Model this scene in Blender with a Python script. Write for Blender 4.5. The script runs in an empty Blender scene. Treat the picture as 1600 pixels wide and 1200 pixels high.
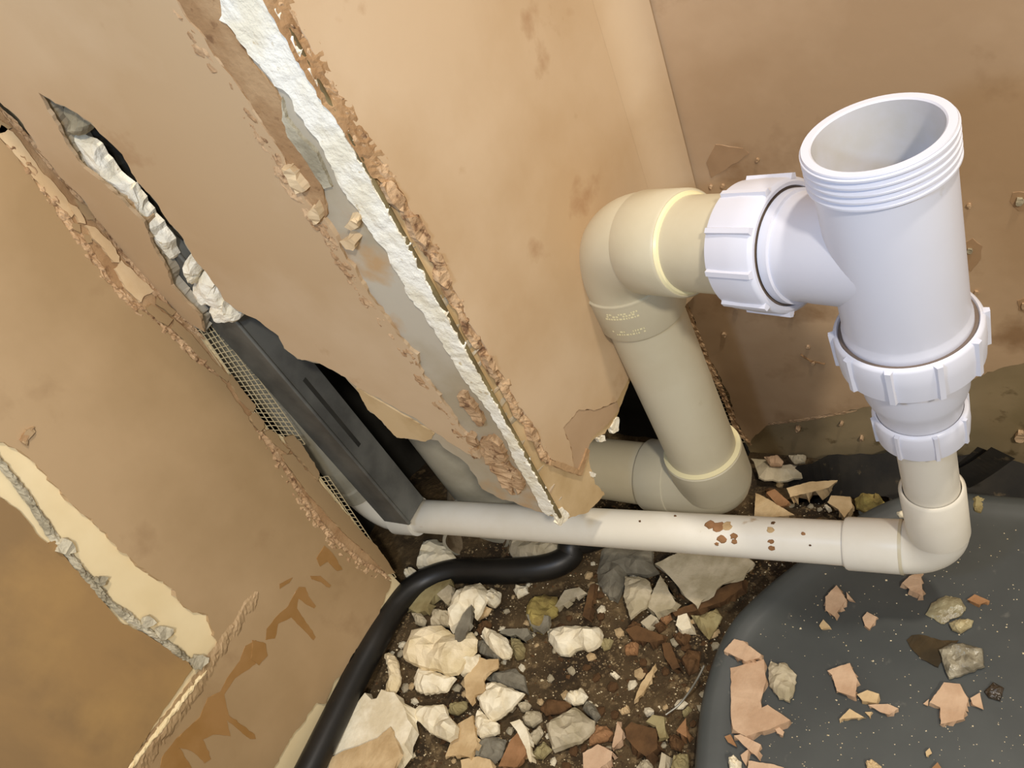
import bpy, bmesh, math, random
from mathutils import Vector as V, Matrix, noise
from mathutils.geometry import delaunay_2d_cdt
random.seed(7)
scene = bpy.context.scene
COL = scene.collection

# ------------------------------------------------------------------ camera
FPX, CX, CY = 1250.0, 800.0, 600.0
CAM = V((0, 0, 0.80))
_up = -V((850, 1400, FPX)).normalized()                 # world up seen in camera (x right, y down, z forward)
_xx = -V((-978 - CX, 564 - CY, FPX)); _xx = (_xx - _up * _xx.dot(_up)).normalized()
_yy = _up.cross(_xx)
cam_d = bpy.data.cameras.new('camera'); cam = bpy.data.objects.new('camera', cam_d); COL.objects.link(cam)
cam_d.sensor_fit = 'HORIZONTAL'; cam_d.sensor_width = 36; cam_d.lens = 36 * FPX / 1600
cam_d.clip_start = 0.01
# camera axes expressed in the world
cr = V((_xx.x, _yy.x, _up.x)); cd = V((_xx.y, _yy.y, _up.y)); cf = V((_xx.z, _yy.z, _up.z))
cam.matrix_world = Matrix(((cr.x, -cd.x, -cf.x, CAM.x), (cr.y, -cd.y, -cf.y, CAM.y), (cr.z, -cd.z, -cf.z, CAM.z), (0, 0, 0, 1)))
scene.camera = cam

# ------------------------------------------------------------------ light
w = bpy.data.worlds.new('room_ambient'); scene.world = w; w.use_nodes = True
bgn = w.node_tree.nodes['Background']; bgn.inputs[0].default_value = (1.0, 0.91, 0.80, 1); bgn.inputs[1].default_value = 0.50
def lamp(name, loc, power, col, rad):
    l = bpy.data.lights.new(name, 'POINT'); l.energy = power; l.color = col; l.shadow_soft_size = rad
    o = bpy.data.objects.new(name, l); o.location = loc; COL.objects.link(o); return o
lamp('ceiling_bulb', (0.50, 0.40, 2.25), 84, (1.0, 0.90, 0.77), 0.06)
lamp('room_bulb', (0.95, -0.65, 1.80), 92, (1.0, 0.915, 0.79), 0.07)
lamp('cool_fill', (-0.22, -0.03, 0.82), 5.2, (0.45, 0.66, 1.0), 0.03)  # added cool fill left of the camera, mainly to tint the tee
vs = scene.view_settings; vs.view_transform = 'Standard'; vs.look = 'None'; vs.gamma = 1; vs.use_curve_mapping = False; vs.exposure = 0.0

# ------------------------------------------------------------------ materials
MATS = {}
def srgb(r, g, b):
    f = lambda c: (c / 255 / 12.92) if c / 255 <= .04045 else ((c / 255 + .055) / 1.055) ** 2.4
    return (f(r), f(g), f(b), 1)
def mat(name, c1, c2=None, scale=8, c3=None, scale3=60, rough=.6, bump=.2, bscale=40, bdist=.002, spec=.3, metal=0, t=(.4, .6), t3=(.6, .68), stretch=None, bump2=0, bscale2=6):
    if name in MATS: return MATS[name]
    m = bpy.data.materials.new(name); m.use_nodes = True; MATS[name] = m
    nt = m.node_tree; N = nt.nodes; L = nt.links; p = N['Principled BSDF']
    p.inputs['Roughness'].default_value = rough; p.inputs['Metallic'].default_value = metal
    p.inputs['Specular IOR Level'].default_value = spec
    tc = N.new('ShaderNodeTexCoord'); vec = tc.outputs['Object']
    if stretch:
        mp = N.new('ShaderNodeMapping'); mp.inputs['Scale'].default_value = stretch; L.new(vec, mp.inputs[0]); svec = mp.outputs[0]
    else: svec = vec
    def nz(sc, v, det=6, ro=.55):
        n = N.new('ShaderNodeTexNoise'); n.inputs['Scale'].default_value = sc; n.inputs['Detail'].default_value = det; n.inputs['Roughness'].default_value = ro
        L.new(v, n.inputs['Vector']); return n.outputs['Fac']
    def rmp(fac, a, b):
        r = N.new('ShaderNodeMapRange'); r.inputs[1].default_value = a; r.inputs[2].default_value = b; L.new(fac, r.inputs[0]); return r.outputs[0]
    def mx(fac, a, b):
        x = N.new('ShaderNodeMix'); x.data_type = 'RGBA'; L.new(fac, x.inputs[0])
        for k, q in ((6, a), (7, b)):
            if isinstance(q, tuple): x.inputs[k].default_value = q
            else: L.new(q, x.inputs[k])
        return x.outputs[2]
    col = c1
    if c2: col = mx(rmp(nz(scale, svec), *t), c1, c2)
    if c3: col = mx(rmp(nz(scale3, vec), *t3), col, c3)
    if isinstance(col, tuple): p.inputs['Base Color'].default_value = col
    else: L.new(col, p.inputs['Base Color'])
    if bump:
        b = N.new('ShaderNodeBump'); b.inputs['Strength'].default_value = bump; b.inputs['Distance'].default_value = bdist
        L.new(nz(bscale, svec, 8), b.inputs['Height']); last = b
        if bump2:
            b2 = N.new('ShaderNodeBump'); b2.inputs['Strength'].default_value = bump2; b2.inputs['Distance'].default_value = .02
            L.new(nz(bscale2, vec, 2), b2.inputs['Height']); L.new(b.outputs[0], b2.inputs['Normal']); last = b2
        L.new(last.outputs[0], p.inputs['Normal'])
    return m
M_skim = mat('skim_plaster', srgb(202, 176, 142), srgb(190, 161, 124), 5, srgb(168, 132, 96), 14, rough=.62, bump=.12, bscale=90, bdist=.001, t3=(.63, .76), bump2=.10)
M_skimA = mat('skim_plaster_tan', srgb(174, 146, 109), srgb(158, 131, 94), 4, srgb(142, 113, 79), 10, rough=.62, bump=.14, bscale=80, bdist=.001, t3=(.6, .78), bump2=.12)
M_skimC = mat('skim_plaster_brown', srgb(188, 160, 128), srgb(172, 143, 110), 5, srgb(148, 118, 86), 11, rough=.6, bump=.2, bscale=70, bdist=.001, t3=(.56, .7), bump2=.12)
M_under = mat('undercoat_plaster', srgb(178, 145, 106), srgb(158, 123, 85), 30, srgb(128, 95, 64), 90, rough=.85, bump=.6, bscale=160, bdist=.002)
M_crumb = mat('broken_plaster_edge', srgb(196, 164, 126), srgb(166, 132, 96), 60, srgb(118, 88, 62), 120, rough=.9, bump=.7, bscale=260, bdist=.002, t3=(.58, .66))
M_chip = mat('pale_plaster_chip', srgb(216, 190, 150), srgb(200, 170, 128), 18, rough=.7, bump=.2, bscale=90)
M_paper = mat('board_paper', srgb(188, 178, 158), srgb(170, 156, 130), 9, srgb(186, 152, 110), 16, rough=.7, bump=.12, bscale=120, bdist=.001, t3=(.56, .7))
M_tanpaper = mat('tan_board_paper', srgb(204, 178, 136), srgb(184, 156, 112), 14, rough=.75, bump=.15, bscale=60)
M_gyps = mat('white_gypsum', srgb(247, 241, 224), srgb(236, 226, 200), 40, srgb(206, 188, 152), 130, rough=.9, bump=.8, bscale=150, bdist=.003, t3=(.66, .72))
M_greyg = mat('dirty_gypsum', srgb(196, 186, 160), srgb(150, 140, 116), 25, rough=.95, bump=.8, bscale=120, bdist=.003)
M_cream = mat('cream_paint', srgb(228, 208, 164), srgb(220, 198, 152), 10, rough=.6, bump=.05, bscale=40)
M_brown = mat('old_brown_plaster', srgb(152, 120, 77), srgb(138, 110, 73), 7, srgb(166, 132, 82), 9, rough=.6, bump=.1, bscale=30, stretch=(1, 2.5, 1), t3=(.5, .72))
M_cwall = mat('bare_grey_board', srgb(150, 132, 100), srgb(132, 116, 84), 8, srgb(110, 94, 66), 40, rough=.7, bump=.15, bscale=60)
M_wet = mat('wet_stain', srgb(146, 108, 60), srgb(156, 118, 72), 20, rough=.35, bump=.05)
M_stain = mat('damp_patch', srgb(166, 135, 102), srgb(156, 126, 94), 20, rough=.5, bump=.05)
M_bead = mat('weathered_bead', srgb(134, 118, 80), srgb(96, 82, 54), 30, rough=.55, bump=.2)
M_scrim = mat('scrim_thread', srgb(206, 188, 148), rough=.8, bump=0)
M_white = mat('white_plastic', srgb(232, 232, 236), srgb(226, 226, 232), 6, rough=.34, bump=.03, bscale=30, spec=.5)
M_cool = mat('cool_lit_white_plastic', srgb(213, 215, 226), srgb(208, 209, 220), 6, srgb(184, 178, 164), 24, rough=.36, bump=.03, bscale=30, spec=.45, t3=(.72, .8))  # bluish tint in the base colour imitates cool light on the tee
M_ivory = mat('ivory_plastic', srgb(205, 197, 172), srgb(196, 186, 158), 7, srgb(176, 164, 132), 30, rough=.38, bump=.03, bscale=30, spec=.45, t3=(.7, .82))
M_wastep = mat('dusty_white_plastic', srgb(230, 226, 214), srgb(220, 214, 198), 9, srgb(176, 150, 112), 34, rough=.36, bump=.03, spec=.45, t3=(.68, .76))
M_neck = mat('off_white_plastic', srgb(218, 212, 198), srgb(208, 201, 184), 9, srgb(176, 162, 134), 34, rough=.36, bump=.03, spec=.45, t3=(.68, .8))
M_glue = mat('yellow_solvent_cement', srgb(232, 222, 178), rough=.3, bump=0)
M_greyp = mat('grimy_shaded_plastic', srgb(170, 164, 146), srgb(140, 134, 116), 12, rough=.5, bump=.05)
M_bore = mat('grimy_bore', srgb(208, 208, 216), srgb(198, 195, 190), 14, srgb(110, 98, 80), 22, rough=.4, bump=.05, t3=(.64, .74))
M_seal = mat('dark_seal_gap', srgb(112, 98, 88), rough=.7, bump=0)
M_steel = mat('galvanised_steel', srgb(120, 120, 114), srgb(92, 92, 88), 14, rough=.5, bump=.05, metal=.4)
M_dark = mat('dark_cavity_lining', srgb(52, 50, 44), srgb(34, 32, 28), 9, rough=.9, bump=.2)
M_hose = mat('black_rubber', srgb(24, 23, 21), srgb(34, 31, 27), 12, srgb(70, 62, 48), 70, rough=.42, bump=.06, spec=.4, t3=(.7, .78))
M_memb = mat('black_membrane', srgb(24, 22, 19), srgb(40, 36, 29), 20, srgb(88, 76, 56), 60, rough=.75, bump=.3, t3=(.62, .72))
M_tray = mat('slate_grey_tray', srgb(76, 79, 77), srgb(64, 67, 66), 5, srgb(112, 110, 102), 45, rough=.42, bump=.05, bscale=60, spec=.4, t3=(.66, .8))
M_dirt = mat('dirt', srgb(88, 71, 47), srgb(50, 39, 25), 14, srgb(122, 102, 72), 70, rough=.95, bump=1, bscale=140, bdist=.004, t3=(.55, .7))
M_grit = mat('grit', srgb(132, 113, 82), srgb(78, 60, 40), 60, rough=.95, bump=.4)
def rub(name, a, b, bs=120): return mat(name, srgb(*a), srgb(*b), 34, rough=.9, bump=.5, bscale=bs, bdist=.0025)
R = {'white': rub('rubble_white', (236, 226, 200), (214, 200, 168)), 'sand': rub('rubble_sandy', (234, 218, 184), (212, 194, 154), 260),
     'tan': rub('rubble_tan', (204, 178, 136), (182, 154, 112)), 'pink': rub('rubble_pink', (198, 168, 138), (182, 150, 120)),
     'orange': rub('rubble_orange', (156, 116, 80), (132, 96, 62)), 'brown': rub('rubble_brown', (100, 72, 44), (76, 54, 32)),
     'grey': rub('rubble_grey', (186, 174, 148), (160, 148, 120)), 'dgrey': rub('rubble_dark_grey', (130, 124, 108), (104, 98, 84)),
     'olive': rub('rubble_olive', (156, 144, 104), (130, 116, 78)), 'foam': rub('foam_yellow', (168, 150, 86), (120, 102, 58), 200)}

# ------------------------------------------------------------------ helpers
def ray(px, py):
    return cr * ((px - CX) / FPX) + cd * ((py - CY) / FPX) + cf
class Plane:
    def __init__(s, p0, e1, e2, n): s.p0, s.e1, s.e2, s.n = V(p0), V(e1).normalized(), V(e2).normalized(), V(n).normalized()
    def px(s, x, y, h=0):
        r = ray(x, y); t = (s.p0 + s.n * h - CAM).dot(s.n) / r.dot(s.n); q = CAM + r * t - s.p0
        return (q.dot(s.e1), q.dot(s.e2))
    def w(s, a, b, h=0): return s.p0 + s.e1 * a + s.e2 * b + s.n * h
PA = Plane((-.705, 0, 0), (0, 1, 0), (0, 0, 1), (1, 0, 0))
PB1 = Plane((-.40, .345, 0), (1, 0, 0), (0, 0, 1), (0, -1, 0))
def _b1(x, y): a, b = PB1.px(x, y); return PB1.w(a, b)
AR0, AR1 = _b1(868, 795), _b1(430, 10)                   # the arris of the boxing leans a little
_e2 = (AR1 - AR0).normalized(); _e = V((-.350, .65, AR0.z)) - AR0; _e = (_e - _e2 * _e.dot(_e2)).normalized()
_n2 = _e.cross(_e2); _n2 = _n2 if _n2.x > 0 else -_n2
PB2 = Plane(AR0, _e, _e2, _n2)
B2L = .305 / _e.y
PC = Plane((-.354, .65, 0), (1, 0, 0), (0, 0, 1), (0, -1, 0))
def PF(z): return Plane((0, 0, z), (1, 0, 0), (0, 1, 0), (0, 0, 1))
def at_y(px, py, y): r = ray(px, py); return CAM + r * ((y - CAM.y) / r.y)
def at_z(px, py, z): r = ray(px, py); return CAM + r * ((z - CAM.z) / r.z)

def tag(o, label=None, cat=None, group=None, kind=None):
    if label: o['label'] = label
    if cat: o['category'] = cat
    if group: o['group'] = group
    if kind: o['kind'] = kind
    return o
def empty(name, loc, label, cat, group=None):
    o = bpy.data.objects.new(name, None); o.location = loc; o.empty_display_size = .02; COL.objects.link(o); bpy.context.view_layer.update()
    return tag(o, label, cat, group)
def link(name, verts, faces, m, parent=None, smooth=False, origin=None):
    if origin is None and parent is None: origin = V((0, 0, 0))
    if parent is not None:
        c = parent; off = V((0, 0, 0))
        while c is not None: off += c.location; c = c.parent
        vv = [V(v) - off for v in verts]
    else: vv = [V(v) - origin for v in verts]
    me = bpy.data.meshes.new(name); me.from_pydata([tuple(v) for v in vv], [], faces)
    bm = bmesh.new(); bm.from_mesh(me); bmesh.ops.recalc_face_normals(bm, faces=bm.faces); bm.to_mesh(me); bm.free()
    if smooth:
        for p in me.polygons: p.use_smooth = True
    me.materials.append(m)
    o = bpy.data.objects.new(name, me); COL.objects.link(o)
    if parent is not None: o.parent = parent
    else: o.location = origin
    return o
def struct(o): o['kind'] = 'structure'; return o
def nse(x, y, z=0): return noise.noise(V((x, y, z)))

def resample(pl, step, closed=True):
    out = []; n = len(pl)
    for i in range(n if closed else n - 1):
        a, b = V(pl[i]), V(pl[(i + 1) % n]); d = (b - a).length; k = max(1, int(d / step))
        out += [tuple(a.lerp(b, j / k)) for j in range(k)]
    if not closed: out.append(tuple(pl[-1]))
    return out
def sheet(name, poly, P, h0, h1, m, parent=None, step=.004, jag=.0015, side=.002, seed=0, crop=None, dome=0, grid=0, dsc=200):
    """a plate lying on plane P between heights h0 and h1, its outline traced in pixels"""
    if crop: ox, oy, s = crop; poly = [(ox + x / s, oy + y / s) for x, y in poly]
    pl = resample([P.px(x, y, h1) for x, y in poly], step)
    fr, bk = [], []
    for i, (a, b) in enumerate(pl):
        j = jag * (nse(a * 143, b * 151, seed + .3) * 1.4 + .8 * (random.random() - .5))
        k = jag * (nse(a * 143 + 9, b * 151, seed + 9.3) * 1.4 + .8 * (random.random() - .5))
        fr.append((a + j, b + k))
        bk.append((a + side * nse(a * 300, b * 300, seed + 20) * 1.5, b + side * nse(a * 300, b * 300, seed + 30) * 1.5))
    n = len(fr); V_, F_ = [], []
    ins = []
    if grid:
        xs_ = [p[0] for p in fr]; ys_ = [p[1] for p in fr]; x = min(xs_)
        while x < max(xs_):
            y = min(ys_)
            while y < max(ys_): ins.append((x + grid * .3 * random.random(), y + grid * .3 * random.random())); y += grid
            x += grid
    res = delaunay_2d_cdt([V(p) for p in fr + ins], [], [list(range(n))], 1, 1e-6)
    for p in res[0]: V_.append(P.w(p[0], p[1], h1 + dome * nse(p[0] * dsc, p[1] * dsc, seed + 3)))
    F_ += [list(f) for f in res[2]]
    k = len(V_); V_ += [P.w(a, b, h1 + dome * nse(a * dsc, b * dsc, seed + 3)) for a, b in fr] + [P.w(a, b, h0) for a, b in bk]
    for i in range(n): F_.append((k + i, k + (i + 1) % n, k + n + (i + 1) % n, k + n + i))
    res = delaunay_2d_cdt([V(p) for p in bk], [], [list(range(n))], 1, 1e-6)
    k = len(V_); V_ += [P.w(p[0], p[1], h0) for p in res[0]]; F_ += [[k + q for q in f] for f in res[2]]
    return link(name, V_, F_, m, parent)
def strip(name, line, P, wpx, prof, m, parent=None, step=.0025, nz=.0015, nsc=180, seed=0, base=0, crop=None, M=7, shift=0):
    """a rough ridge of material along a traced line; prof(u) gives height for u in -1..1"""
    if crop: ox, oy, s = crop; line = [(ox + x / s, oy + y / s) for x, y in line]
    c = resample([P.px(x, y) for x, y in line], step, False)
    a0 = P.px(*line[len(line) // 2]); a1 = P.px(line[len(line) // 2][0] + 1, line[len(line) // 2][1]); pxm = (V(a1) - V(a0)).length
    wd = wpx * pxm
    vs_, fs = [], []
    for i, (a, b) in enumerate(c):
        t = (V(c[min(i + 3, len(c) - 1)]) - V(c[max(i - 3, 0)])).normalized(); nn = V((-t.y, t.x))
        ww = wd * (1 + .35 * nse(a * 60, b * 60, seed + 7)) * min(1, .35 + i / 8, .35 + (len(c) - 1 - i) / 8)
        for k in range(M):
            u = -1 + 2 * k / (M - 1); q = V((a, b)) + nn * (ww * u + shift * pxm)
            edge = 1 if 0 < k < M - 1 else .3
            h = base + prof(u) + edge * nz * (1.3 * nse(q.x * nsc * .613, q.y * nsc * .571, seed + .37) + .9 * (random.random() - .5))
            vs_.append(P.w(q.x + .0014 * (random.random() - .5), q.y + .0014 * (random.random() - .5), h))
    for i in range(len(c) - 1):
        for k in range(M - 1): fs.append((i * M + k, i * M + k + 1, (i + 1) * M + k + 1, (i + 1) * M + k))
    return link(name, vs_, fs, m, parent)
def basis(d):
    d = V(d).normalized(); u = d.cross(V((0, 0, 1)) if abs(d.z) < .9 else V((1, 0, 0))).normalized(); return d, u, d.cross(u).normalized()
def lathe(name, o, d, prof, m, parent, seg=64, smooth=True):
    """prof = [(radius, distance along d)]"""
    d, u, v = basis(d); o = V(o); vs_, fs = [], []
    for r, t in prof:
        for k in range(seg):
            a = 2 * math.pi * k / seg; vs_.append(o + d * t + (u * math.cos(a) + v * math.sin(a)) * r)
    for i in range(len(prof) - 1):
        for k in range(seg): fs.append((i * seg + k, i * seg + (k + 1) % seg, (i + 1) * seg + (k + 1) % seg, (i + 1) * seg + k))
    ob = link(name, vs_, fs, m, parent, smooth)
    if smooth: ob.data.set_sharp_from_angle(angle=math.radians(38))
    return ob
def sweep(name, pts, rad, m, parent=None, seg=32, origin=None, caps=True, smooth=True):
    pts = [V(p) for p in pts]; n = len(pts); vs_, fs = [], []
    rad = rad if isinstance(rad, (list, tuple)) else [rad] * n
    d = (pts[1] - pts[0]).normalized(); u = basis(d)[1]
    for i in range(n):
        d = (pts[min(i + 1, n - 1)] - pts[max(i - 1, 0)]).normalized(); u = (u - d * u.dot(d)).normalized(); v = d.cross(u)
        for k in range(seg):
            a = 2 * math.pi * k / seg; vs_.append(pts[i] + (u * math.cos(a) + v * math.sin(a)) * rad[i])
    for i in range(n - 1):
        for k in range(seg): fs.append((i * seg + k, i * seg + (k + 1) % seg, (i + 1) * seg + (k + 1) % seg, (i + 1) * seg + k))
    if caps: fs += [list(range(seg))[::-1], list(range((n - 1) * seg, n * seg))]
    ob = link(name, vs_, fs, m, parent, smooth, origin)
    if smooth: ob.data.set_sharp_from_angle(angle=math.radians(50))
    return ob
def bend(p0, c, p1, k=14):
    p0, c, p1 = V(p0), V(c), V(p1); a = (p0 - c); b = (p1 - c); out = []
    for i in range(k + 1):
        t = i / k * math.pi / 2; out.append(c + a * (1 - math.sin(t)) + b * (1 - math.cos(t)))
    return out
def spline(pts, k=8):
    pts = [V(p) for p in pts]; P = [pts[0] * 2 - pts[1]] + pts + [pts[-1] * 2 - pts[-2]]; out = []
    for i in range(1, len(P) - 2):
        for j in range(k):
            t = j / k; a, b, c, d = P[i - 1:i + 3]
            out.append(.5 * ((2 * b) + (c - a) * t + (2 * a - 5 * b + 4 * c - d) * t * t + (3 * b - a - 3 * c + d) * t ** 3))
    out.append(pts[-1]); return out
def box(o, u, v, w_, a, b, c):
    """verts, faces of a box from corner ranges along u,v,w_"""
    vs_ = [V(o) + u * x + v * y + w_ * z for x in a for y in b for z in c]
    return vs_, [(0, 1, 3, 2), (4, 6, 7, 5), (0, 4, 5, 1), (2, 3, 7, 6), (0, 2, 6, 4), (1, 5, 7, 3)]

# ------------------------------------------------------------------ LEFT WALL
# plasterboard with torn-away finish coat
wall_a = struct(sheet('wall_left', [(-300, -170), (0, 178), (296, 503), (322, 530), (354, 576), (386, 630), (418, 670), (460, 692), (500, 744), (560, 824), (618, 905), (655, 940), (600, 1040), (540, 1140), (470, 1290), (330, 1700), (-700, 1700), (-900, 300)], PA, -.013, 0, M_cream, None, .01, .001))
SK_A = [(-260, -60), (0, 215), (25, 245), (50, 275), (75, 310), (100, 350), (130, 385), (160, 430), (200, 475), (235, 495), (265, 525), (300, 560), (345, 590), (370, 625), (395, 665),
        (420, 700), (450, 745), (480, 800), (515, 842), (555, 875), (612, 908), (590, 965), (550, 1025), (537, 1050), (522, 1065), (510, 1098), (495, 1098), (472, 1130), (452, 1157), (430, 1197), (380, 1290), (330, 1420),
        (60, 1420), (190, 1212), (250, 1130), (300, 1065), (322, 1045), (333, 1028), (340, 1005), (328, 975), (325, 960), (305, 958), (285, 945), (270, 920), (240, 900), (205, 875), (165, 835), (140, 810), (110, 785), (85, 755), (50, 720), (25, 700), (0, 690), (-300, 430)]
sheet('finish_coat', SK_A, PA, 0, .003, M_skimA, wall_a, .004, .0018, .003, 3)
sheet('undercoat', [(-240, -110), (0, 165), (60, 240), (125, 310), (235, 450), (300, 512), (350, 574), (382, 630), (416, 672), (470, 712), (612, 905), (560, 885), (470, 800), (390, 680), (300, 580), (200, 490), (120, 400), (40, 285), (-240, -20)], PA, 0, .0012, M_under, wall_a, .004, .001, .001, 5)
C5 = (0, 300, 4)
for i, (pl, h) in enumerate([
    ([(430, 70), (480, 90), (530, 160), (535, 205), (500, 190), (450, 110)], .0042), ([(540, 210), (590, 220), (690, 310), (745, 400), (745, 445), (715, 440), (640, 340), (580, 290)], .0046),
    ([(530, 260), (570, 270), (575, 310), (545, 320), (525, 290)], .003), ([(760, 430), (830, 490), (965, 620), (900, 650), (880, 690), (790, 610), (720, 480)], .0036), ([(430, 190), (500, 200), (510, 260), (460, 230)], .003),
    ([(985, 655), (1100, 750), (1080, 775), (975, 700)], .0036), ([(920, 720), (950, 700), (1085, 800), (1050, 840), (1000, 810), (930, 750)], .004), ([(470, 40), (550, 90), (590, 170), (545, 175), (500, 110)], .003),
    ([(330, 0), (400, 40), (430, 90), (400, 100), (350, 50)], .0028), ([(1090, 790), (1200, 890), (1330, 1050), (1440, 1150), (1420, 1185), (1300, 1080), (1180, 960), (1080, 850)], .0034),
    ([(-10, 215 - 300), (10, 190 - 300), (95, 285 - 200), (250, -60), (420, 20), (330, -40), (180, -180), (60, -330)], .0026)][:10]):
    sheet('plaster_chip', pl, PA, .001, h, M_chip if i in (0, 1, 3) else M_skimA, wall_a, .003, .0009, .0012, 40 + i, C5)
for i, pl in enumerate([[(0, 195), (20, 205), (60, 260), (95, 300), (120, 330), (112, 340), (80, 308), (40, 262), (0, 212)], [(-70, 110), (0, 186), (20, 200), (0, 208), (-70, 138)]]):
    sheet('plaster_chip', pl, PA, .001, .003, M_chip if i == 0 else M_skimA, wall_a, .003, .0009, .0012, 70 + i)
C6 = (400, 600, 4)
for i, (pl, h) in enumerate([([(-40, 200), (0, 180), (50, 230), (50, 270), (35, 300), (0, 270)], .005), ([(50, 300), (90, 285), (140, 320), (170, 380), (215, 410), (205, 440), (150, 400), (80, 340)], .004),
    ([(185, 330), (240, 320), (310, 410), (400, 560), (385, 605), (300, 500), (230, 420), (195, 370)], .005), ([(-180, -40), (-150, -60), (-60, 60), (0, 140), (-20, 180), (-90, 110)], .003),
    ([(160, 440), (230, 440), (300, 520), (400, 620), (520, 760), (640, 900), (760, 1020), (870, 1180), (820, 1190), (700, 1060), (560, 940), (420, 790), (330, 690), (260, 590), (200, 510)], .0032)]):
    sheet('plaster_chip', pl, PA, .001, h, M_skimA, wall_a, .003, .001, .0012, 80 + i, C6)
# crumbly borders of the finish coat
strip('crumbled_edge', [(0, 210), (60, 285), (130, 385), (165, 440), (215, 485), (270, 528), (330, 580)], PA, 7, lambda u: .0026, M_crumb, wall_a, nz=.0022, nsc=260, seed=1)
strip('crumbled_edge', [(400, 672), (440, 735), (480, 800), (520, 850), (560, 882), (606, 906)], PA, 7, lambda u: .0026, M_crumb, wall_a, nz=.0022, nsc=260, seed=2)
strip('crumbled_edge', [(0, 172), (60, 236), (125, 312), (190, 396), (265, 486), (318, 530)], PA, 5, lambda u: .002, M_crumb, wall_a, nz=.002, nsc=260, seed=4)
# older brown coat, ridge of filler around it
BR = [(-300, 560), (0, 775), (30, 800), (45, 815), (60, 838), (75, 850), (85, 846), (110, 880), (150, 925), (185, 970), (215, 985), (250, 1005), (295, 1035), (300, 1046), (255, 1110), (195, 1205), (60, 1420), (-500, 1500), (-700, 900)]
sheet('brown_coat', BR, PA, 0, .0035, M_brown, wall_a, .005, .001, .001, 11)
strip('filler_ridge', [(-60, 660), (0, 724), (40, 775), (82, 838), (105, 865), (130, 897), (165, 938), (205, 968), (250, 1000), (300, 1036)], PA, 6, lambda u: .003 * (1 - u * u), M_greyg, wall_a, nz=.0022, nsc=120, seed=6, base=.002)
for i, (x, y, s) in enumerate([(105, 855, 14), (232, 972, 10), (258, 990, 13), (312, 1036, 13), (160, 908, 9)]):
    sheet('filler_blob', [(x + s * math.cos(a) * (1 + .3 * math.sin(3 * a + i)), y + s * .9 * math.sin(a)) for a in [k * .6283 for k in range(10)]], PA, .002, .007, M_greyg, wall_a, .003, .0015, .003, 90 + i, dome=.003)
strip('filler_ridge', [(318, 1046), (290, 1082), (255, 1128), (220, 1172), (190, 1212), (120, 1310)], PA, 4.5, lambda u: .0035 * (1 - u * u), M_cream, wall_a, nz=.0012, nsc=120, seed=8, base=.002)
strip('rough_patch', [(400, 925), (370, 975), (330, 1030), (300, 1080), (250, 1150), (200, 1225)], PA, 12, lambda u: .0015 * (1 - u * u), M_skimA, wall_a, nz=.0018, nsc=170, seed=9, base=.0028)
# damp runs soaked into the finish coat
C4 = (400, 900, 4); C0 = (0, 900, 4)
for i, (pl, cr_) in enumerate([([(270, 70), (310, 70), (330, 130), (375, 190), (365, 205), (320, 180), (265, 140), (255, 200), (350, 340), (375, 380), (360, 400), (330, 370), (220, 260), (140, 300), (120, 390), (60, 400), (70, 330), (130, 250), (200, 190), (245, 100)], C4),
    ([(1600, 400), (1530, 440), (1500, 530), (1420, 640), (1380, 720), (1300, 760), (1250, 880), (1100, 1020), (1010, 1140), (1000, 1200), (1200, 1200), (1120, 1070), (1200, 1090), (1280, 1170), (1320, 1140), (1270, 1020), (1330, 990), (1440, 1000), (1420, 900), (1560, 1020), (1600, 1020), (1590, 990), (1430, 870), (1400, 740), (1470, 640), (1600, 550)], C0),
    ([(340, 0), (400, 0), (470, 60), (460, 75), (410, 40), (350, 20)], C4), ([(150, 50), (230, 10), (210, 40), (150, 80)], C4), ([(380, 1090), (430, 1010), (490, 1070), (540, 1160), (510, 1170), (450, 1110), (400, 1140)], (400, 600, 4)), ([(-20, 400), (60, 420), (70, 500), (20, 560), (-30, 520)], C4)]):
    sheet('damp_run', pl, PA, .0028, .0033 + .00012 * i, M_wet, wall_a, .004, .0008, .0003, 100 + i, cr_)
sheet('gouge_lip', [(33, 690), (40, 672), (53, 667), (55, 675), (45, 688), (42, 696)], PA, .003, .0055, M_skimA, wall_a, .002, .0006, .001, 120, dome=.002)
sheet('gouge', [(32, 688), (38, 675), (53, 667), (46, 678), (40, 694)], PA, .003, .0058, M_under, wall_a, .002, .0004, .001, 121)

def scrim(name, P, quad, nu, nv, parent, th=.0004, keep=None):
    """woven tape: nu threads along, nv threads across the quad (pixel corners a,b,c,d; a->b along)"""
    a, b, c, d = [V(P.px(*q)) for q in quad]; vs_, fs = [], []
    def thread(p, q, h):
        t = (q - p).normalized(); nn = V((-t.y, t.x)) * th
        k = len(vs_); m_ = 5
        for i in range(m_ + 1):
            r = p.lerp(q, i / m_) + V((nse(p.x * 90 + i, p.y * 90), nse(p.y * 90, i + p.x * 70))) * .0009
            for s, hh in ((1, 0), (1, 1), (-1, 1), (-1, 0)): vs_.append(P.w(r.x + nn.x * s, r.y + nn.y * s, h + hh * .0007))
        for i in range(m_):
            for s in range(4): fs.append((k + i * 4 + s, k + i * 4 + (s + 1) % 4, k + i * 4 + 4 + (s + 1) % 4, k + i * 4 + 4 + s))
    for i in range(nu + 1): t = i / nu; thread(a.lerp(d, t), b.lerp(c, t), .0006)
    for i in range(nv + 1): t = i / nv; thread(a.lerp(b, t), d.lerp(c, t), .0002)
    return link(name, vs_, fs, M_scrim, parent)
scrim('scrim_tape', PA, [(306, 518), (424, 690), (476, 694), (340, 504)], 6, 25, wall_a)
scrim('scrim_tape', PA, [(498, 746), (606, 900), (618, 902), (512, 744)], 2, 26, wall_a)

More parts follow.
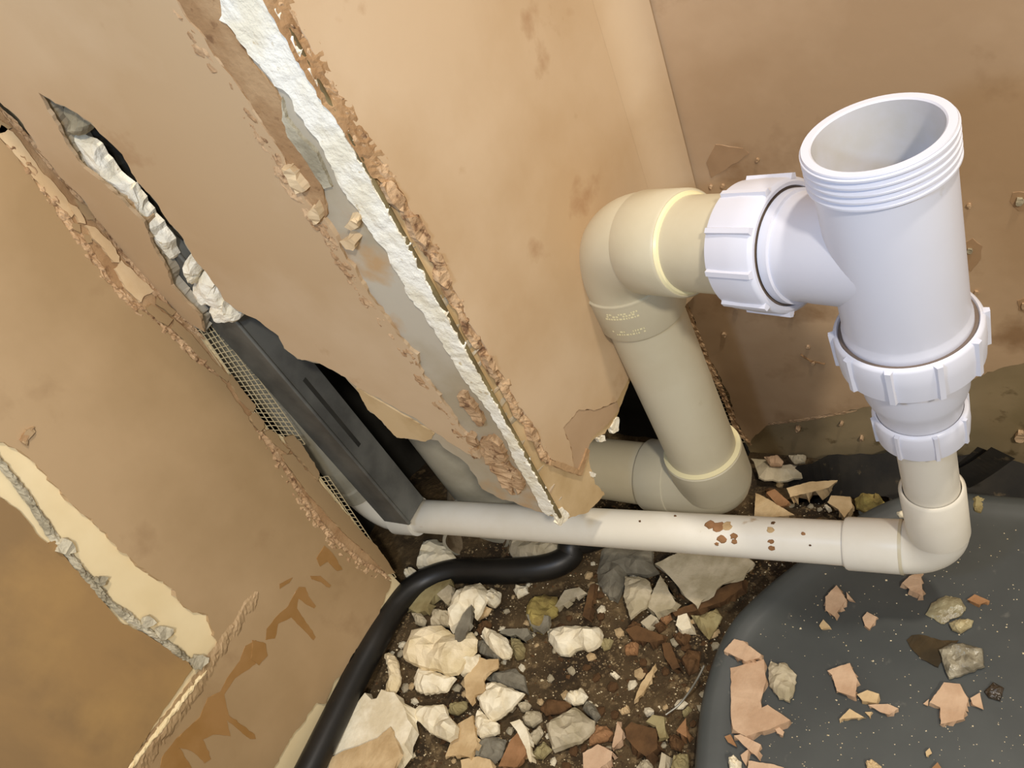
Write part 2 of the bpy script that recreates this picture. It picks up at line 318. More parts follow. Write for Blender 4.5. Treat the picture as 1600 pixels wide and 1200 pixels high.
# ------------------------------------------------------------------ BOXING, face beside the left wall
CAVR = [(575, 640), (560, 612), (540, 590), (500, 568), (465, 560), (445, 545), (435, 525), (415, 510), (400, 498), (370, 485), (352, 470), (340, 450), (325, 430), (300, 400), (285, 370), (262, 345), (240, 310), (215, 285), (190, 240), (165, 215), (140, 190), (110, 170), (85, 160), (60, 145)]
CAVL = [(75, 172), (90, 197), (105, 228), (130, 262), (170, 293), (195, 318), (225, 348), (240, 388), (262, 423), (268, 446), (285, 466), (310, 490), (320, 520)]
CRK = [(300, 508), (265, 480), (235, 446), (190, 390), (150, 340), (125, 305), (95, 278), (60, 230), (30, 185), (0, 160), (-200, -40)]
BOT = [(866, 806), (845, 801), (830, 795), (802, 784), (785, 781), (770, 772), (753, 764), (744, 746), (730, 726), (718, 715), (701, 706), (684, 689), (672, 686), (664, 690), (644, 686), (621, 684), (606, 669), (592, 654)]
wall_b = struct(sheet('wall_boxing_front', [(-200, -400), (200, -400), (341, -150), (430, 10), (868, 795)] + BOT + CAVR + CAVL + CRK, PB1, -.0125, 0, M_paper, None, .004, .0014, .004, 21))
SKB = [(273, 0), (287, 20), (300, 37), (317, 60), (333, 87), (347, 103), (367, 127), (383, 153), (393, 170), (407, 190), (420, 213), (437, 233), (447, 257), (460, 285), (477, 312), (507, 343), (520, 360), (530, 380), (542, 405), (555, 420), (565, 440), (575, 460), (590, 478), (600, 492), (615, 512), (625, 528), (640, 545), (652, 555), (655, 572), (662, 590), (675, 603), (687, 618), (695, 633), (708, 650), (716, 666), (730, 682), (743, 703), (750, 716)]
sheet('finish_coat', [(-200, -400), (90, -300), (190, -140)] + SKB + [(725, 706), (700, 690), (650, 655), (600, 627), (556, 604)] + CAVR[2:] + CAVL + CRK, PB1, 0, .003, M_skim, wall_b, .004, .0014, .002, 22)
sheet('torn_paper', [(556, 606), (600, 631), (650, 660), (680, 678), (672, 686), (664, 690), (644, 686), (621, 684), (606, 669), (592, 654), (575, 640)], PB1, 0, .0012, M_tanpaper, wall_b, .004, .0012, .001, 23)
sheet('undercoat', [(190, -140), (273, 0)] + SKB[1:16] + [(512, 335), (505, 300), (498, 272), (478, 250), (455, 208), (440, 185), (445, 170), (430, 140), (395, 100), (372, 62), (350, 34), (345, 0), (290, -140)], PB1, 0, .0018, M_under, wall_b, .004, .001, .001, 24)
WH = [(290, -130), (345, 0), (345, 30), (367, 53), (390, 87), (410, 110), (430, 133), (450, 147), (463, 173), (483, 200), (500, 227), (517, 257), (527, 283), (540, 305), (560, 332), (575, 360), (600, 390), (615, 420), (637, 460), (660, 490), (682, 522), (700, 552), (722, 590), (732, 602), (750, 624), (767, 649), (780, 669), (795, 697), (800, 714), (815, 740), (830, 765), (845, 795), (857, 806)]
sheet('corner_filler', WH + [(866, 800), (862, 790), (424, 8), (338, -145)], PB1, 0, .0038, M_gyps, wall_b, .003, .0016, .002, 25, dome=.0011, grid=.004, dsc=110)
strip('crumbled_edge', SKB, PB1, 9, lambda u: .0026 - .0006 * u * u, M_crumb, wall_b, nz=.0024, nsc=230, seed=32, shift=-6)
strip('crumbled_edge', SKB[9:22], PB1, 7, lambda u: .0036 - .001 * u * u, M_crumb, wall_b, nz=.003, nsc=200, seed=37, shift=-10)
for i, pl in enumerate([[(1250, 80), (1300, 70), (1330, 110), (1400, 200), (1420, 250), (1390, 270), (1350, 220), (1290, 150)], [(1400, 360), (1470, 340), (1530, 390), (1560, 480), (1520, 500), (1430, 430)],
        [(1400, 420), (1480, 440), (1560, 520), (1600, 560), (1600, 700), (1540, 640), (1450, 520)], [(1540, 520), (1580, 500), (1650, 580), (1680, 650), (1640, 690), (1570, 600)], [(1300, 330), (1350, 310), (1390, 380), (1370, 420), (1330, 390)]]):
    sheet('plaster_lump', pl, PB1, 0, .006 if i < 2 else .0035, M_crumb, wall_b, .003, .0012, .003, 130 + i, C6, dome=.003)
for i, pl in enumerate([[(545, 345), (560, 343), (558, 355), (548, 362), (540, 355)], [(533, 378), (548, 372), (556, 380), (552, 392), (540, 388)], [(440, 265), (452, 262), (476, 300), (462, 305)], [(480, 330), (495, 325), (500, 345), (488, 352)]]):
    sheet('plaster_lump', pl, PB1, 0, .008, M_chip, wall_b, .003, .001, .003, 140 + i, dome=.003)
sheet('smear', [(440, 155), (446, 185), (470, 215), (495, 240), (510, 275), (517, 292), (505, 295), (490, 270), (470, 240), (450, 215), (442, 190)], PB1, 0, .0028, M_greyg, wall_b, .003, .001, .001, 146)
# broken core hanging out of the slot
def lump(name, px_poly, P, h0, h1, m, parent, seed, rings=4, origin=False):
    pl = resample([P.px(x, y, h1) for x, y in px_poly], .005); n = len(pl); c = V((sum(p[0] for p in pl) / n, sum(p[1] for p in pl) / n)); vs_, fs = [], []
    for r in range(rings + 1):
        t = r / (rings + .6); sc = math.cos(t * math.pi / 2) ** .7; h = h0 + (h1 - h0) * math.sin(t * math.pi / 2) ** .8
        for a, b in pl:
            q = c + (V((a, b)) - c) * sc
            k = .25 * (h1 - h0)
            vs_.append(P.w(q.x + k * nse(q.x * 130, q.y * 130, seed), q.y + k * nse(q.x * 130, q.y * 130, seed + 4), h + k * 1.2 * nse(q.x * 90, q.y * 90, seed + 8) * (r > 0)))
    vs_.append(P.w(c.x, c.y, h1)); k = len(vs_) - 1
    for r in range(rings):
        for i in range(n): fs.append((r * n + i, r * n + (i + 1) % n, (r + 1) * n + (i + 1) % n, (r + 1) * n + i))
    for i in range(n): fs.append((rings * n + i, rings * n + (i + 1) % n, k))
    fs.append(list(range(n))[::-1])
    return link(name, vs_, fs, m, parent)
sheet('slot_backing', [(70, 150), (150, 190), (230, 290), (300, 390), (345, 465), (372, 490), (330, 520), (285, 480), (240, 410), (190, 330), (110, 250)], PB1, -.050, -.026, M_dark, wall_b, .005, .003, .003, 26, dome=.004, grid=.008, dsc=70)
lump('hanging_core_lump', [(88, 172), (112, 180), (128, 205), (122, 222), (104, 218)], PB1, -.02, -.003, M_greyg, wall_b, 149)
for i, pl in enumerate([[(103, 218), (118, 225), (140, 238), (152, 256), (172, 282), (192, 300), (205, 322), (190, 320), (165, 292), (130, 264)], [(180, 300), (198, 302), (216, 330), (240, 360), (258, 388), (266, 415), (250, 402), (226, 355)],
        [(285, 410), (300, 408), (308, 430), (298, 455), (288, 440)], [(296, 450), (308, 433), (328, 448), (340, 470), (350, 492), (328, 490), (312, 488), (294, 472)], [(318, 488), (345, 478), (366, 500), (364, 515), (350, 517), (335, 505)]]):
    lump('hanging_core_lump', pl, PB1, -.016, .004 if i > 1 else -.002, M_gyps, wall_b, 150 + i)
# galvanised corner bead on the arris
sweep('corner_bead', [AR0 + _e2 * (-.012 + i * .05) + V((.0004, -.0006, 0)) for i in range(18)], .0024, M_bead, wall_b, 10)

# ------------------------------------------------------------------ BOXING, face with the soil pipe in front
def b2px(a, z):
    z -= AR0.z; q = PB2.w(a, z) - CAM; return (CX + FPX * q.dot(cr) / q.dot(cf), CY + FPX * q.dot(cd) / q.dot(cf))
CORN = [b2px(B2L, z) for z in (.24, .5, .8, 1.0)]
B2BOT = [(880, 812), (900, 807), (920, 800), (945, 772), (930, 757), (922, 725), (918, 697), (927, 686), (945, 676), (955, 665), (965, 650), (975, 620), (982, 600), (1005, 560), (1030, 520)]
wall_s = struct(sheet('wall_boxing_side', [(341, -150), (430, 10), (870, 797)] + B2BOT + CORN + [b2px(.03, 1.0)], PB2, -.0125, 0, M_tanpaper, None, .004, .0014, .004, 41))
SK2 = [(374, -150), (443, 0), (463, 30), (480, 60), (503, 107), (523, 140), (543, 170), (563, 207), (583, 233), (600, 257), (617, 277), (630, 302), (647, 338), (665, 367), (685, 395), (697, 420), (705, 447), (722, 472), (732, 502), (747, 525), (760, 545), (770, 567), (790, 592), (805, 625), (825, 652), (840, 675), (850, 700), (862, 717)]
sheet('finish_coat', SK2 + [(880, 726), (897, 732), (893, 700), (880, 668), (905, 640), (935, 640), (965, 625), (978, 600), (1000, 562), (1028, 520)] + CORN + [b2px(.05, 1.0)], PB2, 0, .003, M_skim, wall_s, .004, .0012, .002, 42)
sheet('torn_coat', [(880, 668), (905, 640), (935, 640), (965, 628), (968, 640), (950, 662), (925, 684), (915, 715), (905, 738), (897, 732), (893, 700)], PB2, 0, .0022, M_skimC, wall_s, .003, .001, .001, 43)
sheet('torn_lip', [(862, 718), (880, 724), (905, 734), (918, 700), (922, 704), (909, 744), (880, 734), (860, 727)], PB2, 0, .0036, M_under, wall_s, .003, .0008, .001, 44)
strip('crumbled_edge', SK2, PB2, 9, lambda u: .0024 - .001 * (u < -.5), M_crumb, wall_s, nz=.0015, nsc=210, seed=45, shift=-7)
strip('undercoat', SK2[:11], PB2, 17, lambda u: .0022, M_under, wall_s, nz=.001, nsc=120, seed=46, shift=-12, base=.0008)
for i, pl in enumerate([[(598, 290), (612, 282), (632, 310), (630, 330), (612, 318)], [(638, 340), (655, 336), (672, 370), (668, 390), (650, 372)], [(684, 418), (697, 414), (706, 440), (700, 452), (686, 440)], [(826, 668), (838, 670), (842, 684), (832, 690)], [(758, 556), (768, 556), (778, 575), (770, 585)], [(680, 395), (690, 398), (694, 410), (686, 412)]]):
    sheet('plaster_lump', pl, PB2, 0, .0055, M_crumb, wall_s, .003, .001, .002, 160 + i, dome=.002)
for i, pl in enumerate([[(955, 668), (965, 650), (968, 655), (966, 675), (958, 678)], [(932, 684), (944, 682), (948, 688), (938, 690)], [(922, 738), (932, 740), (930, 746), (923, 744)], [(868, 800), (880, 794), (890, 806), (886, 814), (874, 822)]]):
    sheet('paper_tear', pl, PB2, -.004, .0012, M_gyps, wall_s, .002, .0014, .002, 170 + i)
# trowelled cove into the back wall
cv, cfs = [], []; K = 8; Z = [.33 + i * .05 for i in range(20)]; rc = .032
for z in Z:
    for k in range(K + 1):
        t = k / K * math.pi / 2; a = B2L - rc * (1 - math.sin(t)); q = PB2.w(a, z - AR0.z, .0031 + rc * (1 - math.cos(t)) * .98); cv.append(q)
for i in range(len(Z) - 1):
    for k in range(K): cfs.append((i * (K + 1) + k, i * (K + 1) + k + 1, (i + 1) * (K + 1) + k + 1, (i + 1) * (K + 1) + k))
link('plaster_cove', cv, cfs, M_skim, wall_s, True)

# ------------------------------------------------------------------ BACK WALL
def cpx(a, z): q = PC.w(a, z) - CAM; return (CX + FPX * q.dot(cr) / q.dot(cf), CY + FPX * q.dot(cd) / q.dot(cf))
wall_c = struct(sheet('wall_right', [cpx(.03, 1.0), cpx(.0, .5), cpx(-.008, .26), (1164, 690), (1172, 706), (1240, 713), (1320, 720), (1400, 727), (1500, 737), (1600, 746), (1750, 760), cpx(.62, 0), cpx(.62, 1.0)], PC, -.0125, 0, M_cwall, None, .005, .001, .003, 51))
sheet('finish_coat', [cpx(.034, 1.0), cpx(.004, .5), cpx(0, .26), (1070, 465), (1085, 500), (1100, 540), (1120, 580), (1140, 620), (1150, 660), (1172, 690), (1200, 662), (1260, 655), (1310, 645), (1350, 637), (1450, 616), (1530, 588), (1560, 576), (1600, 568), (1750, 560), cpx(.62, .2), cpx(.62, 1.0)], PC, 0, .003, M_skimC, wall_c, .005, .0016, .002, 52)
strip('crumbled_edge', [(1066, 462), (1080, 495), (1098, 540), (1118, 585), (1138, 630), (1152, 668), (1175, 692)], PC, 5, lambda u: .003, M_crumb, wall_c, nz=.002, nsc=240, seed=53)
scrim('scrim_tape', PC, [(1064, 462), (1148, 690), (1172, 690), (1078, 462)], 3, 34, wall_c)
for i, pl in enumerate([[(1505, 380), (1520, 372), (1534, 385), (1532, 405), (1518, 425), (1508, 415)], [(1582, 300), (1600, 300), (1610, 330), (1590, 330), (1578, 315)], [(1118, 225), (1160, 232), (1170, 240), (1140, 262), (1110, 278), (1105, 255)], [(1590, 470), (1605, 465), (1605, 490), (1592, 485)]]):
    sheet('damp_patch', pl, PC, .0028, .0033 + .0001 * i, M_stain, wall_c, .004, .001, .0003, 180 + i)
for i, (x, y, s) in enumerate([(1593, 316, 7), (1515, 394, 5), (1514, 323, 4), (1600, 480, 5), (1525, 460, 4), (1183, 251, 3), (1110, 293, 3), (1128, 292, 3), (1262, 544, 3), (1270, 570, 3), (1238, 492, 3), (1150, 480, 4), (1130, 525, 4), (1246, 672, 4), (1314, 665, 3), (1345, 688, 3), (1594, 685, 8)]):
    sheet('plaster_nib', [(x + s * math.cos(a), y + s * math.sin(a)) for a in [k * 1.047 for k in range(6)]], PC, 0, .0055, M_greyg if i in (0, 1) else M_skimC, wall_c, .002, .0008, .001, 190 + i, dome=.002)
strip('scratch', [(1252, 550), (1268, 562), (1290, 565)], PC, 2.5, lambda u: .001 * (1 - u * u), M_under, wall_c, base=.003, nz=.0006, seed=55)
strip('scratch', [(1200, 660), (1260, 652), (1340, 638)], PC, 3, lambda u: .0024, M_skimC, wall_c, base=.001, nz=.001, seed=56)

# ------------------------------------------------------------------ FLOOR
def floor_z(x, y):
    return -.02 + .05 * max(0, min(1, (-.35 - x) / .3)) - .055 * max(0, min(1, (y - .45) / .2)) + .008 * nse(x * 9, y * 9, 1) + .004 * nse(x * 40, y * 40, 2)
fv, ff = [], []; NX, NY = 150, 120; X0, X1, Y0, Y1 = -.90, .45, -.25, .70
for j in range(NY + 1):
    for i in range(NX + 1):
        x = X0 + (X1 - X0) * i / NX; y = Y0 + (Y1 - Y0) * j / NY
        fv.append((x, y, floor_z(x, y) + .002 * nse(x * 160, y * 160, 5)))
for j in range(NY):
    for i in range(NX): k = j * (NX + 1) + i; ff.append((k, k + 1, k + NX + 2, k + NX + 1))
floor = struct(link('floor', fv, ff, M_dirt, None, True))
# lining of the hollow behind the boards
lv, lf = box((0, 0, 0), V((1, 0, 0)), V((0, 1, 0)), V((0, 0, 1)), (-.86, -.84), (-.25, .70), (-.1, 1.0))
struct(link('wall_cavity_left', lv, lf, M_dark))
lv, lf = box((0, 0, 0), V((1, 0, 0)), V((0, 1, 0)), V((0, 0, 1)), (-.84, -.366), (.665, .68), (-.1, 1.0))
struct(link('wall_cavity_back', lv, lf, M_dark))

# ------------------------------------------------------------------ inside the hollow
UP = V((0, 0, 1))
def stud(loc, h, label, slot=False):
    t = empty('metal_stud', loc, label, 'stud'); o = V(loc); ex, ey = V((1, 0, 0)), V((0, 1, 0))
    def bit(name, a, b, c, m=M_steel): vs_, fs = box(o, ex, ey, UP, a, b, c); return link(name, vs_, fs, m, t)
    bit('web', (0, .040), (0, .0012), (0, h))
    sweep('folded_edge', [o + V((.040, .0018, h * i / 6)) for i in range(7)], .0022, M_steel, t, 10)
    f = bit('flange', (.0388, .040), (.0012, .040), (0, h)); bit('flange', (0, .0012), (.0012, .040), (0, h))
    bit('lip', (.031, .0388), (.0388, .040), (0, h)); bit('lip', (.0012, .009), (.0388, .040), (0, h))
    if slot: bit('slot', (.040, .0404), (.016, .021), (.13, .24), M_dark)
    return t
stud((-.700, .358, .145), .8, 'dark galvanised metal stud in the gap, its cut foot over the waste pipe bend', True)
stud((-.80, .56, .0), .95, 'dark metal stud standing deep in the gap behind the front stud')

# soil stack in the boxing
SK = V((-.634, .482, -.03))
st = empty('soil_stack', SK, 'pale grey vertical soil stack inside the broken boxing', 'pipe')
lathe('stack_pipe', SK, UP, [(.0, 0), (.055, 0), (.055, 1.0), (.052, 1.0)], M_greyp, st)
lathe('stack_collar', SK, UP, [(.055, .0), (.064, .0), (.064, .095), (.061, .10), (.055, .101)], M_greyp, st)
so = at_y(744, 845, .402); bd = V((.39, -.80, -.076)).normalized()
lathe('branch_socket', so - bd * .075, bd, [(.036, 0), (.038, .03), (.0435, .035), (.0435, .075), (.0395, .075)], M_greyp, st, 48)
lathe('socket_bore', so - bd * .075, bd, [(.0395, .075), (.0393, .0), (.0, -.001)], mat('grimy_socket', srgb(150, 132, 104), srgb(104, 86, 62), 40, rough=.8, bump=.3), st, 48)

# ------------------------------------------------------------------ WASTE PIPE
WZ = .11
wl, wr = at_z(650, 806, WZ), at_z(1340, 850, WZ)
wd = (wr - wl); wd.z = 0; wd.normalize()
EL = V((-.0945, .432, WZ)); EL.y = wl.y + (EL.x - wl.x) * wd.y / wd.x
waste = empty('waste_pipe', (EL.x, EL.y, WZ - .027), 'long white waste pipe running low across the rubble into the boxing', 'pipe')
rw = .0212
sweep('pipe', [wl + wd * (-.008), wl.lerp(wr, .5), EL - wd * .05], rw, M_wastep, waste, 40)
# elbow under the tee
sk = .0250
lathe('elbow_socket', EL - wd * .031, -wd, [(.0, 0), (sk, 0), (sk, .046), (sk - .001, .048), (rw, .048)], M_wastep, waste, 48)
eb = bend(EL - wd * .032, EL, EL + UP * .032)
sweep('elbow', eb, sk - .0008, M_wastep, waste, 40)
lathe('elbow_seam', EL - wd * .031, -wd, [(sk + .0004, -.001), (sk + .0004, .0015), (sk - .001, .002)], M_ivory, waste, 48)
lathe('elbow_socket', EL + UP * .031, UP, [(.0, 0), (sk, 0), (sk, .060), (sk - .0015, .062), (rw + .0008, .062), (rw + .0006, .03)], M_neck, waste, 48)
lathe('upright_pipe', EL + UP * .03, UP, [(rw, 0), (rw, .17)], M_neck, waste, 48)
# bend and riser in the hollow
bl = wl - wd * .062; rz = V((bl.x, bl.y, WZ))
lathe('bend_socket', wl + wd * .004, -wd, [(rw, 0), (rw + .0042, .0), (rw + .0042, .034), (rw, .036)], M_wastep, waste, 40)
sweep('bend', bend(wl - wd * .03, rz, rz + UP * .05), rw, M_wastep, waste, 32)
lathe('riser_pipe', rz + UP * .05, UP, [(rw, 0), (rw + .003, 0), (rw + .003, .02), (rw, .022), (rw, .75)], M_greyp, waste, 40)  # white pipe; the shadow it stands in is put into the grey colour
# mud smears on the pipe
def onpipe(name, px, py, s, m, parent, seed):
    # irregular scab wrapped round the waste pipe where the pixel meets it
    r = ray(px, py); best = None
    for k in range(400):
        q = CAM + r * (.5 + k * .0015); ax = (q - EL) - wd * (q - EL).dot(wd)
        if ax.length < rw: best = q; break
    if best is None: return
    t0 = (best - EL).dot(wd); ax = (best - EL) - wd * t0; n0 = ax.normalized(); b0 = wd.cross(n0); vs_, fs = [], []
    N_ = 11
    for ring, hh in ((1, .0), (.75, .0009), (0, .0012)):
        for i in range(N_):
            a = 2 * math.pi * i / N_; rr = s * ring * (1 + .5 * nse(math.cos(a) * 2 + seed, math.sin(a) * 2, seed)); u, v = rr * math.cos(a), rr * math.sin(a) * .8
            th = v / rw; vs_.append(EL + wd * (t0 + u) + (n0 * math.cos(th) + b0 * math.sin(th)) * (rw + hh))
    for k in range(2):
        for i in range(N_): fs.append((k * N_ + i, k * N_ + (i + 1) % N_, (k + 1) * N_ + (i + 1) % N_, (k + 1) * N_ + i))
    link(name, vs_, fs, m, parent)
for i, (x, y, s_) in enumerate([(1110, 820, .006), (1122, 824, .007), (1136, 822, .006), (1128, 842, .005), (1147, 838, .004), (1120, 850, .0025), (1204, 828, .004), (1205, 846, .003), (1206, 856, .0035), (1148, 846, .003), (1255, 834, .0022), (1208, 818, .0022), (1055, 807, .0015), (1266, 852, .0012), (1000, 815, .0014)]):
    onpipe('mud_smear', x, y, s_, R['tan'] if i in (2, 6) else (R['orange'] if i < 11 else R['brown']), waste, i * 1.7)

# ------------------------------------------------------------------ TEE FITTING
TX = V((EL.x, EL.y, 0)); Z = lambda z: TX + UP * z
tee = empty('tee_fitting', Z(.27), 'glossy white tee fitting with open threaded mouth, standing over the waste pipe elbow', 'pipe fitting')
RB = .0396
lathe('body', Z(0), UP, [(RB - .004, .378), (RB + .0012, .385), (RB + .0012, .392), (RB - .0002, .396), (RB, .398), (RB - .0004, .512), (RB - .0004, .514)], M_cool, tee, 72)
TT, TB = .536, .511
pr = [(RB - .0004, TB)]
for k in range(5):
    z = TB + .001 + k * .0048; pr += [(RB + .0004, z), (RB + .0027, z + .0014), (RB + .0027, z + .0026), (RB + .0004, z + .0042)]
pr += [(RB + .0018, TT - .001), (RB + .0014, TT), (RB - .0032, TT), (RB - .0042, TT - .001)]
lathe('threaded_mouth', Z(0), UP, pr, M_cool, tee, 72)
lathe('bore', Z(0), UP, [(RB - .0042, TT - .001), (RB - .0046, TT - .02), (RB - .0050, TT - .024), (RB - .0054, .42), (.0, .415)], M_bore, tee, 64)
# side branch
SE = V((-.338, .520, .417)); TJ = Z(.452)
bdv = (SE - TJ).normalized(); _, bu, bv_ = basis(bdv)
RBr = .0382
vs_, fs = [], []; SEG = 64; tt = [None, .052, .058, .066, .0665, .0735]; rr_ = [RBr + .001, RBr + .0006, RBr, RBr, RBr + .0022, RBr + .0022]
hx = V((bdv.x, bdv.y, 0)).normalized(); hl = V((-hx.y, hx.x, 0))
for i, (t, r) in enumerate(zip(tt, rr_)):
    for k in range(SEG):
        a = 2 * math.pi * k / SEG; off = (bu * math.cos(a) + bv_ * math.sin(a)) * r
        tk = t if t is not None else (math.sqrt(max(.0, (RB - .001) ** 2 - off.dot(hl) ** 2)) - off.dot(hx)) / bdv.dot(hx)
        vs_.append(TJ + off + bdv * tk)
for i in range(len(tt) - 1):
    for k in range(SEG): fs.append((i * SEG + k, i * SEG + (k + 1) % SEG, (i + 1) * SEG + (k + 1) % SEG, (i + 1) * SEG + k))
link('branch', vs_, fs, M_cool, tee, True).data.set_sharp_from_angle(angle=math.radians(45))
def nut(o, d, r, ln, nrib, rin, ribh=.0026, m=M_cool, ph=0, gap=True, ribw=.006, name='compression_nut'):
    n_ = lathe(name, o, d, [(rin, .004), (rin + .001, .0005), (r - .003, 0), (r - .0008, .0012), (r, .003), (r + .0004, ln * .5), (r - .0006, ln - .002), (r - .003, ln), (rin - .003, ln)], m, tee, 72)
    lathe('seal_ring', o, d, [(rin - .006, .0016), (rin + .0005, .0016)], M_seal, n_, 48)
    d_, u, v = basis(d)
    for k in range(nrib):
        a = ph + 2 * math.pi * k / nrib; ra = u * math.cos(a) + v * math.sin(a); ta = -u * math.sin(a) + v * math.cos(a)
        p, q = ribw / 2, ribw * .3; z0_, z1_ = .0006, ln * .93; vs2 = []
        for z in (z0_, z1_):
            for x, h in ((-p, -.0015), (-q, ribh if z == z0_ else ribh * .8), (q, ribh if z == z0_ else ribh * .8), (p, -.0015)): vs2.append(V(o) + d_ * z + ra * (r + h) + ta * x)
        link('rib', vs2, [(0, 1, 2, 3), (7, 6, 5, 4), (0, 4, 5, 1), (1, 5, 6, 2), (2, 6, 7, 3), (3, 7, 4, 0)], m, n_)
    return n_
nut(TJ + bdv * .0735, bdv, .0480, .042, 10, RBr + .0032, ph=.25)
nut(Z(.389), -UP, .0472, .033, 10, RB + .0032, ph=.1)
lathe('reducer', Z(0), UP, [(.028, .292), (.0305, .312), (.0335, .321), (.0352, .327), (.0356, .340), (.037, .358)], M_cool, tee, 64)
lathe('reducer_neck', Z(0), UP, [(.0285, .278), (.0285, .316)], M_cool, tee, 56)
nut(Z(.303), -UP, .0328, .028, 8, .0298, .0016, ph=.35, ribw=.004)

# ------------------------------------------------------------------ SOIL PIPE
SP = V((-.338, .520, 0)); soil = empty('soil_pipe', SP + UP * .03, 'thick ivory soil pipe dropping from an elbow down to a floor bend', 'pipe')
rs, ss = .0383, .0438
hp = SE - bdv * .055
sweep('horizontal_pipe', [TJ + bdv * .085, SE - bdv * .09, SE - bdv * .05], rs, M_ivory, soil, 56)
lathe('elbow_socket', SE - bdv * .042, -bdv, [(.0, 0), (ss - .0006, 0), (ss, .001), (ss, .046), (ss - .0015, .048), (rs, .048)], M_ivory, soil, 64)
lathe('glue_bead', SE - bdv * .089, -bdv, [(rs + .002, 0), (rs + .0034, .0008), (rs + .002, .003), (rs, .0036)], M_glue, soil, 64)
sweep('elbow', bend(SE - bdv * .043, SE, SE - UP * .040, 20), ss - .0012, M_ivory, soil, 64)
lathe('elbow_socket', SE - UP * .040, -UP, [(ss - .0012, -.001), (ss + .0006, 0), (ss + .0006, .0018), (ss, .0024), (ss - .0006, .042), (ss - .002, .0445), (rs, .0445)], M_ivory, soil, 64)
rm = random.Random(4)
def mould_marks(o, d, r, rows, a0, a1):
    d_, u, v = basis(d); vs_, fs = [], []
    for t in rows:
        a = a0
        while a < a1:
            w_ = rm.uniform(.02, .06)
            if rm.random() < .8:
                k = len(vs_)
                for aa, tt_ in ((a, t), (a + w_, t), (a + w_, t + .0014), (a, t + .0014)):
                    for h in (0, .0004): vs_.append(o + d_ * tt_ + (u * math.cos(aa) + v * math.sin(aa)) * (r + h))
                fs += [(k + 1, k + 3, k + 5, k + 7), (k, k + 2, k + 3, k + 1), (k + 2, k + 4, k + 5, k + 3), (k + 4, k + 6, k + 7, k + 5), (k + 6, k, k + 1, k + 7)]
            a += w_ + .025
    return link('moulded_marks', vs_, fs, M_glue, soil)
_d, _u, _v = basis(-UP); tcm = V((0, 0, 0)) - V((SP.x, SP.y, 0)); ang = math.atan2(tcm.dot(_v), tcm.dot(_u))
mould_marks(SE - UP * .040, -UP, ss - .0002, (.008, .0105, .0135, .029, .0325), ang + .10, ang + .80)
BZ = .062; BC = SP + UP * BZ
sweep('vertical_pipe', [SE - UP * .07, SP + UP * .25, BC + UP * .05], rs, M_ivory, soil, 56)
hd = V((-1, .04, 0)).normalized()
lathe('bend_socket', BC + UP * .012, UP, [(ss - .001, -.004), (ss, 0), (ss, .048), (ss - .0016, .050), (rs, .0505)], M_ivory, soil, 64)
lathe('glue_bead', BC + UP * .0615, UP, [(ss - .001, 0), (ss - .0006, .0012), (rs + .002, .0024), (rs, .003)], M_glue, soil, 64)
sweep('bend', bend(BC + UP * .014, BC, BC + hd * .052, 20), ss - .001, M_ivory, soil, 64)
lathe('bend_socket', BC + hd * .05, hd, [(ss - .001, -.001), (ss, 0), (ss, .034), (ss - .0014, .036), (rs, .036)], M_ivory, soil, 64)
sweep('branch_pipe', [BC + hd * .06, BC + hd * .12, BC + hd * .215], rs, M_ivory, soil, 56)

# ------------------------------------------------------------------ HOSE
hz = [(896, 850, .035), (890, 868, .03), (868, 882, .032), (830, 890, .036), (770, 893, .040), (710, 893, .044), (660, 910, .05), (620, 945, .058), (590, 995, .066), (560, 1050, .07), (527, 1115, .075), (490, 1190, .08), (440, 1290, .085), (380, 1420, .09)]
hp_ = [V((-.50, .50, -.01)), V((-.485, .47, .0))] + [at_z(x, y, z - .008) for x, y, z in hz]
HD = spline(hp_, 8)
sweep('black_hose', HD, .0163, M_hose, None, 28, origin=V(hp_[6]) - UP * .02)
tag(bpy.data.objects['black_hose'], 'thick black rubber hose curving from the boxing along the foot of the left wall', 'hose')

# ------------------------------------------------------------------ SHOWER TRAY
TZ = .016
edge = [(1900, 790), (1600, 772), (1440, 764), (1340, 800), (1250, 868), (1180, 925), (1130, 983), (1095, 1080), (1081, 1200), (1075, 1400), (1080, 1700)]
ep = spline([at_z(x, y, TZ) for x, y in edge], 6); ep = [V((p.x, p.y)) for p in ep]
far_ = [V((ep[-1].x + .75, ep[-1].y)), V((ep[0].x + .3, ep[0].y))]
ep = [V(p) for p in resample([tuple(p) for p in ep + far_], .012)]
n = len(ep); ctr = V((-.02, .25)); vs_, fs = [], []
def offs(i, dd):
    t = (ep[(i + 2) % n] - ep[i - 2]).normalized(); nn = V((-t.y, t.x)); nn = nn if nn.dot(ctr - ep[i]) > 0 else -nn
    return ep[i] + nn * dd
RG = [(.0, -.05), (.0, -.012), (.001, -.006), (.004, -.001), (.009, .002), (.016, .002), (.024, -.001), (.034, -.003), (.044, -.003)]
for dd, h in RG:
    for i in range(n): q = offs(i, dd); vs_.append((q.x, q.y, TZ + h))
for k in range(len(RG) - 1):
    for i in range(n): fs.append((k * n + i, k * n + (i + 1) % n, (k + 1) * n + (i + 1) % n, (k + 1) * n + i))
k = (len(RG) - 1) * n
res = delaunay_2d_cdt([V((vs_[k + i][0], vs_[k + i][1])) for i in range(n)], [], [list(range(n))], 1, 1e-6)
kk = len(vs_); vs_ += [(p[0], p[1], TZ - .003) for p in res[0]]; fs += [[kk + q for q in f] for f in res[2]]
tray = link('shower_tray', vs_, fs, M_tray, None, True, V((-.02, .25, -.03)))
tray.data.set_sharp_from_angle(angle=math.radians(60))
tag(tray, 'round-cornered slate grey shower tray littered with plaster flakes', 'shower tray')
TS = TZ - .003

